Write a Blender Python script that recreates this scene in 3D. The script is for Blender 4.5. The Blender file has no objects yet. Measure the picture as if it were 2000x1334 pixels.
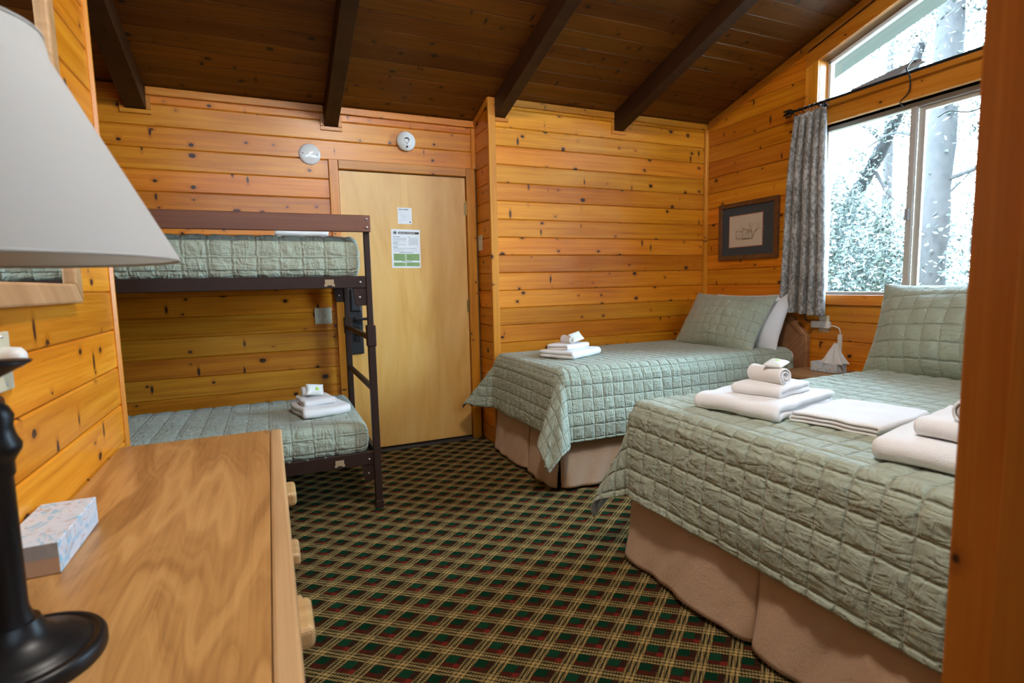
import bpy, bmesh, math, random
import numpy as np
from mathutils import Vector, Matrix
random.seed(7); RNG = np.random.default_rng(7)
S = bpy.context.scene; COL = S.collection
PI = math.pi

# ------------------------------------------------------------------ camera, world, light, exposure
CAM_H = 1.2207; FPX = 1057.245; YAW, PIT, ROL = 0.4190617, -0.10470457, -0.02256277
fw = Vector((math.sin(YAW)*math.cos(PIT), math.cos(YAW)*math.cos(PIT), math.sin(PIT)))
rt = fw.cross(Vector((0, 0, 1))).normalized(); up = rt.cross(fw)
rt2 = math.cos(ROL)*rt + math.sin(ROL)*up; up2 = -math.sin(ROL)*rt + math.cos(ROL)*up
cd = bpy.data.cameras.new('camera'); cam = bpy.data.objects.new('camera', cd); COL.objects.link(cam)
cam.matrix_world = Matrix(((rt2.x, up2.x, -fw.x, 0), (rt2.y, up2.y, -fw.y, 0), (rt2.z, up2.z, -fw.z, CAM_H), (0, 0, 0, 1)))
cd.sensor_width = 36; cd.lens = FPX*36/2000; cd.clip_start = 0.02
cd.dof.use_dof = True; cd.dof.focus_distance = 3.1; cd.dof.aperture_fstop = 4.0
S.camera = cam

W = bpy.data.worlds.new('world'); S.world = W; W.use_nodes = True
bg = W.node_tree.nodes['Background']; bg.inputs[0].default_value = (0.57, 0.80, 1.0, 1); bg.inputs[1].default_value = 27.0
S.view_settings.view_transform = 'Standard'; S.view_settings.look = 'None'
S.view_settings.gamma = 1; S.view_settings.use_curve_mapping = False
S.view_settings.exposure = 0.88
S.cycles.use_denoising = True; S.cycles.max_bounces = 10; S.cycles.diffuse_bounces = 6
S.cycles.transparent_max_bounces = 16; S.cycles.sample_clamp_indirect = 8.0

def sun(direction, strength, color):
    l = bpy.data.lights.new('sun', 'SUN'); l.energy = strength; l.angle = math.radians(0.6); l.color = color
    o = bpy.data.objects.new('sun', l); COL.objects.link(o); o['kind'] = 'helper'
    o.rotation_euler = Vector(direction).to_track_quat('-Z', 'Y').to_euler()
sun((0.62, 0.30, -0.72), 7.0, (1.0, 0.95, 0.86))

def portal(name, loc, sx, sy, direction):
    l = bpy.data.lights.new(name, 'AREA'); l.shape = 'RECTANGLE'; l.size = sx; l.size_y = sy
    l.cycles.is_portal = True
    o = bpy.data.objects.new(name, l); COL.objects.link(o); o['kind'] = 'helper'
    o.location = loc; o.rotation_euler = Vector(direction).to_track_quat('-Z', 'Z').to_euler()

# ------------------------------------------------------------------ room numbers
YA, YB, XR, XW, XC = 4.032, 3.73, 1.52, 3.557, -0.495      # door wall, bed wall, return, window wall, mirror wall
XL, YS, XC2 = -1.65, -4.0, -0.70
SLOPE = 0.30; RIDGE = -1.5
def zc(y): return 2.47 + SLOPE*(YA - y) if y >= RIDGE else 2.47 + SLOPE*(YA - RIDGE) - SLOPE*(RIDGE - y)
PITCH = 0.1312
WIN = dict(y0=1.46, y1=2.68, z0=1.10, z1=2.26, u0=2.41)     # window opening in the window wall
portal('portal_window', (XW+0.16, (WIN['y0']+WIN['y1'])/2, 2.0), 1.9, 1.25, (-1, 0, 0))

# ------------------------------------------------------------------ materials
def lin(r, g, b):
    f = lambda c: (c/255/12.92) if c/255 <= 0.04045 else ((c/255+0.055)/1.055)**2.4
    return (f(r), f(g), f(b), 1)
class NT:
    def __init__(s, name):
        m = bpy.data.materials.new(name); m.use_nodes = True; s.m = m; s.t = m.node_tree; s.n = s.t.nodes; s.b = s.n['Principled BSDF']
    def node(s, typ, **kw):
        n = s.n.new(typ)
        for k, v in kw.items():
            if k.startswith('i_'): n.inputs[k[2:]].default_value = v
            elif k[0] == 'i' and k[1:].isdigit(): n.inputs[int(k[1:])].default_value = v
            else: setattr(n, k, v)
        return n
    def link(s, a, b):
        s.t.links.new(a, b)
    def val(s, x, sock):
        if hasattr(x, 'links') or hasattr(x, 'is_linked'): s.link(x, sock)
        else: sock.default_value = x
    def math(s, op, a, b=0.0, c=None, clamp=False):
        n = s.n.new('ShaderNodeMath'); n.operation = op; n.use_clamp = clamp
        s.val(a, n.inputs[0]); s.val(b, n.inputs[1])
        if c is not None: s.val(c, n.inputs[2])
        return n.outputs[0]
    def mix(s, f, a, b, blend='MIX'):
        n = s.n.new('ShaderNodeMix'); n.data_type = 'RGBA'; n.blend_type = blend
        s.val(f, n.inputs[0]); s.val(a, n.inputs[6]); s.val(b, n.inputs[7]); return n.outputs[2]
    def ramp(s, f, stops):
        n = s.n.new('ShaderNodeValToRGB'); s.link(f, n.inputs[0]); e = n.color_ramp.elements
        while len(e) < len(stops): e.new(0.5)
        for i, (p, c) in enumerate(stops): e[i].position = p; e[i].color = c if len(c) == 4 else (*c, 1)
        return n.outputs[0]
    def step(s, x, lo, hi):
        n = s.n.new('ShaderNodeMapRange'); n.interpolation_type = 'SMOOTHSTEP'
        s.val(x, n.inputs[0]); n.inputs[1].default_value = lo; n.inputs[2].default_value = hi; return n.outputs[0]
    def noise(s, vec, scale, detail=3, rough=0.5, dist=0.0):
        n = s.node('ShaderNodeTexNoise'); s.link(vec, n.inputs['Vector'])
        n.inputs['Scale'].default_value = scale; n.inputs['Detail'].default_value = detail
        n.inputs['Roughness'].default_value = rough; n.inputs['Distortion'].default_value = dist; return n.outputs['Fac']
    def scaled(s, vec, sc, add=None):
        n = s.node('ShaderNodeVectorMath', operation='MULTIPLY'); s.link(vec, n.inputs[0]); n.inputs[1].default_value = sc
        o = n.outputs[0]
        if add is not None:
            a = s.node('ShaderNodeVectorMath', operation='ADD'); s.link(o, a.inputs[0]); s.link(add, a.inputs[1]); o = a.outputs[0]
        return o
    def obj(s): return s.node('ShaderNodeTexCoord').outputs['Object']
    def rnd(s): return s.node('ShaderNodeObjectInfo').outputs['Random']
    def bump(s, h, strength=0.3, dist=0.002):
        n = s.node('ShaderNodeBump'); n.inputs['Strength'].default_value = strength; n.inputs['Distance'].default_value = dist
        s.link(h, n.inputs['Height']); s.link(n.outputs[0], s.b.inputs['Normal'])
    def set(s, color=None, rough=None, metal=None, spec=None, coat=None, coatr=None, sheen=None):
        B = s.b.inputs
        if color is not None: s.val(color, B['Base Color'])
        if rough is not None: s.val(rough, B['Roughness'])
        if metal is not None: B['Metallic'].default_value = metal
        if spec is not None: B['Specular IOR Level'].default_value = spec
        if coat is not None: B['Coat Weight'].default_value = coat
        if coatr is not None: B['Coat Roughness'].default_value = coatr
        if sheen is not None: B['Sheen Weight'].default_value = sheen; B['Sheen Roughness'].default_value = 0.5
        return s.m

def knotty(name, light, mid, dark, knot, knots=1.0, rough=0.34, axis='x', tone=0.35, seed=0.0, coat=0.0, spec=0.45):
    """varnished knotty softwood; grain runs along the piece's local x (or z) axis"""
    M = NT(name); v = M.obj(); r = M.rnd()
    sep = M.node('ShaderNodeSeparateXYZ'); M.link(v, sep.inputs[0])
    ax, cz, oth = {'x': (sep.outputs[0], sep.outputs[2], sep.outputs[1]), 'z': (sep.outputs[2], sep.outputs[0], sep.outputs[1]), 'y': (sep.outputs[1], sep.outputs[2], sep.outputs[0])}[axis]
    off = M.math('MULTIPLY_ADD', r, 61.7, seed)
    U = M.math('ADD', ax, off); V = M.math('ADD', M.math('ADD', cz, oth), M.math('MULTIPLY', r, 17.3))
    def vec(su, sv):
        c = M.node('ShaderNodeCombineXYZ'); M.link(M.math('MULTIPLY', U, su), c.inputs[0]); M.link(M.math('MULTIPLY', V, sv), c.inputs[1]); return c.outputs[0]
    # knots
    vo = M.node('ShaderNodeTexVoronoi', voronoi_dimensions='2D', feature='F1'); M.link(vec(5.6, 7.4), vo.inputs['Vector']); vo.inputs['Scale'].default_value = 1.0
    cs = M.node('ShaderNodeSeparateColor'); M.link(vo.outputs['Color'], cs.inputs[0])
    rad = M.math('MULTIPLY', M.math('SUBTRACT', cs.outputs[0], 0.38, clamp=True), 0.20*knots)
    dist = vo.outputs['Distance']
    rad = M.math('MULTIPLY', rad, M.math('MULTIPLY_ADD', cs.outputs[1], 0.7, 0.45))
    wob = M.math('MULTIPLY_ADD', M.noise(vec(60, 60), 1.0, 2), 0.05, -0.025)
    kd = M.math('SUBTRACT', M.math('ADD', dist, wob), rad)                    # <0 inside a knot
    core = M.math('SUBTRACT', 1.0, M.step(kd, -0.012, 0.018)); halo = M.math('SUBTRACT', 1.0, M.step(kd, 0.0, 0.16))
    has = M.step(rad, 0.004, 0.02); core = M.math('MULTIPLY', core, has); halo = M.math('MULTIPLY', halo, has)
    if knots >= 0.5:      # a few spike knots running across the board
        v2 = M.node('ShaderNodeTexVoronoi', voronoi_dimensions='2D', feature='F1'); M.link(vec(11.0, 3.6), v2.inputs['Vector']); v2.inputs['Scale'].default_value = 1.0
        c2 = M.node('ShaderNodeSeparateColor'); M.link(v2.outputs['Color'], c2.inputs[0])
        r2 = M.math('MULTIPLY', M.math('SUBTRACT', c2.outputs[0], 0.70, clamp=True), 0.34*knots); k2 = M.math('SUBTRACT', M.math('ADD', v2.outputs['Distance'], wob), r2); h2 = M.step(r2, 0.01, 0.03)
        core = M.math('MAXIMUM', core, M.math('MULTIPLY', h2, M.math('SUBTRACT', 1.0, M.step(k2, -0.03, 0.02)))); halo = M.math('MAXIMUM', halo, M.math('MULTIPLY', h2, M.math('SUBTRACT', 1.0, M.step(k2, 0.0, 0.14))))
    # grain, bent round the knots
    bend = M.math('MULTIPLY', halo, 0.02)
    V2 = M.math('ADD', V, bend)
    def vec2(su, sv):
        c = M.node('ShaderNodeCombineXYZ'); M.link(M.math('MULTIPLY', U, su), c.inputs[0]); M.link(M.math('MULTIPLY', V2, sv), c.inputs[1]); return c.outputs[0]
    g1 = M.noise(vec2(0.9, 26), 1.0, 4, 0.6, 0.6); g2 = M.noise(vec2(3.0, 150), 1.0, 2, 0.5, 0.3); g3 = M.noise(vec2(1.3, 5.0), 1.0, 2, 0.5, 0.2)
    g = M.math('ADD', M.math('MULTIPLY', g1, 0.55), M.math('ADD', M.math('MULTIPLY', g2, 0.25), M.math('MULTIPLY', g3, 0.35)))
    col = M.ramp(g, [(0.38, dark), (0.55, mid), (0.72, light)])
    t = M.math('MULTIPLY_ADD', r, tone, 1.0 - tone*0.55)
    hs = M.node('ShaderNodeHueSaturation'); M.link(col, hs.inputs['Color']); M.link(t, hs.inputs['Value'])
    rr = M.math('FRACT', M.math('MULTIPLY', r, 7.31)); M.link(M.math('MULTIPLY_ADD', rr, 0.013, 0.4955), hs.inputs['Hue'])
    col = M.mix(M.math('MULTIPLY', halo, 0.45), hs.outputs[0], dark if len(dark) == 4 else (*dark, 1)); col = M.mix(core, col, knot)
    M.bump(g, 0.12, 0.002)
    return M.set(col, M.math('MULTIPLY_ADD', g2, 0.18, rough-0.06), spec=spec, coat=coat, coatr=0.2)

c4 = lambda *a: (*a, 1)
PINE = knotty('pine', c4(0.75, 0.292, 0.022), c4(0.62, 0.194, 0.007), c4(0.41, 0.104, 0.003), c4(0.055, 0.017, 0.007), rough=0.30)
PINE_V = knotty('pine_vertical', c4(0.73, 0.300, 0.032), c4(0.61, 0.206, 0.012), c4(0.43, 0.125, 0.005), c4(0.06, 0.02, 0.008), knots=0.7, axis='z', rough=0.32)
PINE_H = knotty('pine_trim', c4(0.70, 0.27, 0.030), c4(0.58, 0.19, 0.012), c4(0.42, 0.12, 0.006), c4(0.06, 0.02, 0.008), knots=0.6, rough=0.32)
PINE_Y = knotty('pine_trim_long', c4(0.70, 0.27, 0.030), c4(0.58, 0.19, 0.012), c4(0.42, 0.12, 0.006), c4(0.06, 0.02, 0.008), knots=0.6, rough=0.32, axis='y')
STAIN = knotty('stained_plank', c4(0.190, 0.060, 0.006), c4(0.135, 0.039, 0.0032), c4(0.068, 0.018, 0.002), c4(0.012, 0.005, 0.003), knots=0.9, rough=0.45, tone=0.5, spec=0.3)
BEAMW = knotty('stained_beam', c4(0.045, 0.018, 0.006), c4(0.032, 0.013, 0.005), c4(0.018, 0.007, 0.003), c4(0.01, 0.004, 0.002), knots=0.6, rough=0.45, axis='z')
REDRAIL = knotty('red_brown_rail', c4(0.175, 0.062, 0.020), c4(0.14, 0.044, 0.013), c4(0.10, 0.03, 0.009), c4(0.06, 0.02, 0.01), knots=0.0, rough=0.42, tone=0.1)
POSTW = knotty('orange_post', c4(0.62, 0.215, 0.030), c4(0.52, 0.165, 0.017), c4(0.38, 0.11, 0.010), c4(0.06, 0.018, 0.006), knots=0.5, axis='z', rough=0.35)
TANW = knotty('tan_frame', c4(0.50, 0.29, 0.14), c4(0.42, 0.23, 0.10), c4(0.33, 0.17, 0.07), c4(0.2, 0.1, 0.05), knots=0.0, rough=0.45, tone=0.1)
OAKF = knotty('oak_frame', c4(0.20, 0.085, 0.030), c4(0.14, 0.055, 0.018), c4(0.07, 0.026, 0.009), c4(0.07, 0.03, 0.01), knots=0.0, rough=0.45, tone=0.1)
HEADW = knotty('headboard_wood', c4(0.42, 0.22, 0.10), c4(0.33, 0.16, 0.068), c4(0.24, 0.11, 0.045), c4(0.1, 0.04, 0.02), knots=0.2, rough=0.4, tone=0.1)
EDGEW = knotty('dresser_edge', c4(0.58, 0.37, 0.18), c4(0.48, 0.29, 0.13), c4(0.38, 0.22, 0.09), c4(0.3, 0.16, 0.06), knots=0.0, rough=0.4, tone=0.1)

def oak_laminate():
    M = NT('oak_laminate'); v = M.obj()
    warp = M.noise(M.scaled(v, (4.6, 0.75, 1)), 1.0, 3, 0.5, 0.35)
    sep = M.node('ShaderNodeSeparateXYZ'); M.link(v, sep.inputs[0])
    u = M.math('ADD', M.math('MULTIPLY', sep.outputs[0], 9.0), M.math('MULTIPLY', warp, 20.0))
    cb = M.node('ShaderNodeCombineXYZ'); M.link(u, cb.inputs[0]); M.link(M.math('MULTIPLY', sep.outputs[1], 0.6), cb.inputs[1])
    rings = M.noise(cb.outputs[0], 1.0, 3, 0.55, 0.1)
    fine = M.noise(M.scaled(v, (130, 2.2, 1)), 1.0, 3, 0.6, 0.3)
    f = M.math('ADD', M.math('MULTIPLY', rings, 0.78), M.math('MULTIPLY', fine, 0.28))
    col = M.ramp(f, [(0.36, c4(0.26, 0.115, 0.032)), (0.50, c4(0.40, 0.195, 0.060)), (0.60, c4(0.48, 0.250, 0.082)), (0.72, c4(0.54, 0.300, 0.110))])
    return M.set(col, 0.36, spec=0.45)
OAKL = oak_laminate()

def plain(name, col, rough=0.5, metal=0.0, spec=0.5, bumpscale=0, bumpst=0.2, var=0.0, varscale=6):
    M = NT(name); v = M.obj()
    if var:
        n = M.noise(v, varscale, 3); c = M.mix(M.math('MULTIPLY', n, 1.0), tuple(x*(1-var) for x in col[:3])+(1,), tuple(min(1, x*(1+var)) for x in col[:3])+(1,))
    else: c = col
    if bumpscale: M.bump(M.noise(v, bumpscale, 3), bumpst, 0.002)
    return M.set(c, rough, metal, spec)
DOORM = None
def door_veneer():
    M = NT('birch_veneer'); v = M.obj()
    n = M.noise(M.scaled(v, (5.0, 1, 1.0)), 1.0, 4, 0.55, 1.6); n2 = M.noise(M.scaled(v, (60, 1, 4)), 1.0, 2)
    f = M.math('ADD', M.math('MULTIPLY', n, 0.9), M.math('MULTIPLY', n2, 0.12))
    col = M.ramp(f, [(0.30, c4(0.63, 0.305, 0.058)), (0.52, c4(0.73, 0.41, 0.105)), (0.74, c4(0.79, 0.475, 0.155))])
    M.bump(n, 0.05, 0.003)
    return M.set(col, M.math('MULTIPLY_ADD', n, 0.25, 0.22), spec=0.5)
DOORM = door_veneer()
BRONZE = plain('dark_brown_metal', c4(0.030, 0.013, 0.008), 0.5, 0.0, 0.25, 400, 0.06, 0.25, 20)
BLACK = plain('black_metal', c4(0.006, 0.006, 0.007), 0.38, 0.0, 0.3)
BLACKM = plain('black_plastic', c4(0.006, 0.006, 0.007), 0.45)
WHITEP = plain('white_plastic', c4(0.72, 0.72, 0.70), 0.4)
ALMOND = plain('almond_plastic', c4(0.58, 0.53, 0.38), 0.4)
CERAM = plain('white_ceramic', c4(0.75, 0.74, 0.72), 0.12)
GREYP = plain('grey_plastic', c4(0.30, 0.31, 0.33), 0.45)
BRASS = plain('brass', c4(0.30, 0.21, 0.08), 0.35, 1.0)
STEEL = plain('steel', c4(0.6, 0.6, 0.6), 0.3, 1.0)
ALU = plain('window_aluminium', c4(0.46, 0.42, 0.37), 0.45)
TANP = plain('tan_decal', c4(0.36, 0.25, 0.14), 0.5)
PAPER = plain('paper', c4(0.78, 0.78, 0.77), 0.6)
INK = plain('ink', c4(0.03, 0.03, 0.03), 0.7)
INKG = plain('ink_grey', c4(0.42, 0.42, 0.43), 0.7)
INKBR = plain('ink_brown', c4(0.055, 0.030, 0.015), 0.6)
INKGR = plain('ink_green', c4(0.24, 0.36, 0.13), 0.6)
INKGR2 = plain('ink_dark_green', c4(0.14, 0.23, 0.07), 0.6)
SEPIA = plain('sepia', c4(0.14, 0.085, 0.035), 0.8); SEPIAL = plain('sepia_light', c4(0.38, 0.28, 0.13), 0.8)
MATB = plain('mat_board', c4(0.050, 0.058, 0.066), 0.9); CREAM = plain('cream_print', c4(0.60, 0.53, 0.42), 0.8); RUST = plain('rust_bevel', c4(0.42, 0.17, 0.09), 0.8)
RUBBER = plain('dark_threshold', c4(0.02, 0.017, 0.015), 0.5)
SUBST = plain('sheathing', c4(0.25, 0.13, 0.05), 0.8)
LIME = plain('lime_print', c4(0.45, 0.70, 0.12), 0.5)
SAT = plain('packet', c4(0.74, 0.77, 0.74), 0.3)

def fabric(name, col, sheen=0.25, weave=900, crinkle=0.0, var=0.10):
    M = NT(name); v = M.obj()
    n = M.noise(v, 7.0, 3); c = M.mix(n, tuple(x*(1-var) for x in col[:3])+(1,), tuple(x*(1+var) for x in col[:3])+(1,))
    h = M.noise(v, weave, 1)
    if crinkle:
        k = M.noise(M.scaled(v, (1, 1, 1)), 24, 5, 0.62, 1.6); h = M.math('ADD', M.math('MULTIPLY', h, 0.15), M.math('MULTIPLY', k, crinkle))
        M.bump(h, 0.75, 0.014)
    else: M.bump(h, 0.25, 0.001)
    return M.set(c, 0.75, spec=0.25, sheen=sheen)
def quilt_mat():
    M = NT('sage_quilt'); uv = M.node('ShaderNodeUVMap', uv_map='cloth').outputs[0]; v = M.obj()
    sep = M.node('ShaderNodeSeparateXYZ'); M.link(uv, sep.inputs[0]); wob = M.math('MULTIPLY_ADD', M.noise(uv, 2.0, 2), 0.14, -0.07)
    def dline(c): return M.math('ABSOLUTE', M.math('SUBTRACT', M.math('FRACT', M.math('ADD', M.math('ADD', c, wob), 0.5)), 0.5))
    d = M.math('MINIMUM', dline(sep.outputs[0]), dline(sep.outputs[1]))
    groove = M.step(d, 0.0, 0.10); line = M.math('SUBTRACT', 1.0, M.step(d, 0.006, 0.024))
    k1 = M.noise(M.scaled(uv, (0.8, 2.6, 1)), 1.0, 2, 0.5, 0.7); k2 = M.noise(M.scaled(uv, (2.6, 0.8, 1)), 1.0, 2, 0.5, 0.7); k3 = M.noise(uv, 2.2, 3, 0.5, 0.6)
    cr = M.math('ADD', M.math('ABSOLUTE', M.math('SUBTRACT', k1, 0.5)), M.math('ADD', M.math('ABSOLUTE', M.math('SUBTRACT', k2, 0.5)), M.math('MULTIPLY', k3, 0.5)))
    h = M.math('ADD', M.math('MULTIPLY', groove, 0.40), M.math('MULTIPLY', cr, 1.3))
    M.bump(h, 0.9, 0.012)
    n = M.noise(v, 7.0, 3); c = M.mix(n, c4(0.312, 0.356, 0.274), c4(0.372, 0.420, 0.327)); c = M.mix(M.math('MULTIPLY', line, 0.55), c, c4(0.16, 0.18, 0.125))
    return M.set(c, 0.75, spec=0.25, sheen=0.25)
QUILT = quilt_mat()
THREAD = fabric('sage_thread', c4(0.20, 0.24, 0.165))
SKIRT = fabric('tan_skirt', c4(0.54, 0.355, 0.225), crinkle=0.35)
SHEET = fabric('white_sheet', c4(0.78, 0.78, 0.79), crinkle=0.4, var=0.02)
def terry():
    M = NT('white_terry'); v = M.obj(); h = M.noise(v, 330, 3, 0.7); M.bump(h, 0.7, 0.004)
    return M.set(c4(0.88, 0.88, 0.88), 0.9, spec=0.15, sheen=0.3)
TERRY = terry()
def curtain_mat():
    M = NT('grey_curtain'); v = M.obj(); n = M.noise(M.scaled(v, (1.4, 1.4, .8)), 46, 6, 0.75, 0.3); n2 = M.noise(v, 6, 2)
    f = M.math('ADD', M.math('MULTIPLY', n, 0.8), M.math('MULTIPLY', n2, 0.25))
    col = M.ramp(f, [(0.42, c4(0.13, 0.127, 0.123)), (0.52, c4(0.27, 0.265, 0.255)), (0.62, c4(0.52, 0.51, 0.49))])
    return M.set(col, 0.8, spec=0.2, sheen=0.2)
CURT = curtain_mat()
def shade_mat():
    M = NT('linen_shade'); v = M.obj(); h = M.noise(M.scaled(v, (1, 1, 3)), 500, 1); M.bump(h, 0.15, 0.001)
    M.set(c4(0.56, 0.555, 0.53), 0.85, spec=0.15)
    tr = M.node('ShaderNodeBsdfTranslucent'); tr.inputs[0].default_value = c4(0.62, 0.58, 0.48); mx = M.node('ShaderNodeMixShader'); mx.inputs[0].default_value = 0.32
    out = M.n['Material Output']; M.link(M.b.outputs[0], mx.inputs[1]); M.link(tr.outputs[0], mx.inputs[2]); M.link(mx.outputs[0], out.inputs[0])
    return M.m
SHADE = shade_mat()

def glass_mat():
    m = bpy.data.materials.new('thin_glass'); m.use_nodes = True; t = m.node_tree; t.nodes.clear()
    o = t.nodes.new('ShaderNodeOutputMaterial'); mx = t.nodes.new('ShaderNodeMixShader'); tr = t.nodes.new('ShaderNodeBsdfTransparent'); gl = t.nodes.new('ShaderNodeBsdfGlossy')
    tr.inputs[0].default_value = (0.95, 0.98, 1.0, 1); gl.inputs['Roughness'].default_value = 0.02
    fr = t.nodes.new('ShaderNodeFresnel'); fr.inputs[0].default_value = 1.35
    t.links.new(fr.outputs[0], mx.inputs[0]); t.links.new(tr.outputs[0], mx.inputs[1]); t.links.new(gl.outputs[0], mx.inputs[2]); t.links.new(mx.outputs[0], o.inputs[0])
    return m
GLASS = glass_mat()
MIRROR = plain('mirror_silver', c4(0.86, 0.87, 0.87), 0.02, 1.0)

def carpet():
    M = NT('plaid_carpet'); v = M.obj()
    sep = M.node('ShaderNodeSeparateXYZ'); M.link(v, sep.inputs[0])
    jit = M.math('MULTIPLY_ADD', M.noise(v, 420, 1), 0.06, -0.03)
    a = M.math('MULTIPLY', sep.outputs[0], 1/0.1555); b = M.math('MULTIPLY', sep.outputs[1], 1/0.1217)
    U = M.math('ADD', M.math('SUBTRACT', M.math('ADD', a, b), 20.96-0.5), jit); V = M.math('SUBTRACT', M.math('SUBTRACT', b, a), 4.84-0.5)
    V = M.math('ADD', V, jit)
    su = M.math('FRACT', U); sv = M.math('FRACT', V)         # 0.5 = centre of the red stripe
    par = M.math('FRACT', M.math('MULTIPLY', M.math('ADD', M.math('FLOOR', U), M.math('FLOOR', V)), 0.5))  # 0 or .5
    odd = M.math('GREATER_THAN', par, 0.25)
    def band(s, lo, hi, e=0.012): return M.math('MULTIPLY', M.step(s, lo-e, lo+e), M.math('SUBTRACT', 1.0, M.step(s, hi-e, hi+e)))
    def yel(s):
        x = M.math('MAXIMUM', band(s, 0.01, 0.105), band(s, 0.155, 0.265)); return M.math('MAXIMUM', x, M.math('MULTIPLY', band(s, 0.315, 0.40), 0.75))
    red = lambda s: band(s, 0.41, 0.62)
    grn = lambda s: band(s, 0.62, 0.99)
    yu, yv, ru, rv, gu, gv = yel(su), yel(sv), red(su), red(sv), grn(su), grn(sv)
    base = c4(0.006, 0.0075, 0.005)
    col = M.mix(M.math('MULTIPLY', gu, gv), base, c4(0.006, 0.029, 0.013))
    col = M.mix(M.math('MULTIPLY', M.math('MULTIPLY', gu, gv), odd), col, c4(0.004, 0.020, 0.009))
    col = M.mix(M.math('MULTIPLY', ru, gv), col, c4(0.045, 0.010, 0.006)); col = M.mix(M.math('MULTIPLY', gu, rv), col, c4(0.022, 0.010, 0.006))
    rr = M.math('MULTIPLY', ru, rv); col = M.mix(rr, col, c4(0.105, 0.013, 0.009)); col = M.mix(M.math('MULTIPLY', rr, odd), col, c4(0.035, 0.012, 0.006))
    # woven yellow lines: half yellow along the line, full where two cross
    ck = M.node('ShaderNodeTexChecker'); M.link(v, ck.inputs[0]); ck.inputs['Scale'].default_value = 150
    ymix = M.math('MULTIPLY', M.math('ABSOLUTE', M.math('SUBTRACT', yu, yv)), M.math('MULTIPLY_ADD', ck.outputs['Fac'], 0.62, 0.22))
    yboth = M.math('MULTIPLY', yu, yv)
    col = M.mix(M.math('MAXIMUM', ymix, yboth), col, c4(0.29, 0.20, 0.075))
    n = M.noise(v, 60, 3); col = M.mix(0.5, col, M.mix(n, c4(0.35, 0.35, 0.35), c4(1.5, 1.5, 1.5)), 'MULTIPLY')
    hs = M.node('ShaderNodeHueSaturation', i_Value=1.45); M.link(col, hs.inputs['Color'])
    M.bump(M.noise(v, 260, 2), 0.8, 0.006)
    return M.set(hs.outputs[0], 1.0, spec=0.0)
CARPET = carpet()
def lamp_mat(col, strength):
    M = NT('frosted_lit_glass'); M.b.inputs['Emission Color'].default_value = col; M.b.inputs['Emission Strength'].default_value = strength
    return M.set(c4(0.8, 0.8, 0.8), 0.4)
LAMPM = lamp_mat(c4(1.0, 0.93, 0.85), 112.0)

def tissue_print():
    M = NT('tissue_box_print'); v = M.obj(); n = M.noise(M.scaled(v, (1, 0.6, 1)), 26, 3, 0.5, 2.5); n2 = M.noise(v, 34, 2, 0.5, 2.0)
    c = M.mix(M.step(n, 0.52, 0.62), c4(0.60, 0.66, 0.74), c4(0.28, 0.52, 0.68)); c = M.mix(M.step(n2, 0.56, 0.66), c, c4(0.50, 0.42, 0.42))
    return M.set(c, 0.45)
TPRINT = tissue_print()
TBAND = plain('tissue_box_band', c4(0.30, 0.27, 0.24), 0.6, var=0.35, varscale=40)
TKRAFT = plain('tissue_box_kraft', c4(0.45, 0.27, 0.16), 0.6)

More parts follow.
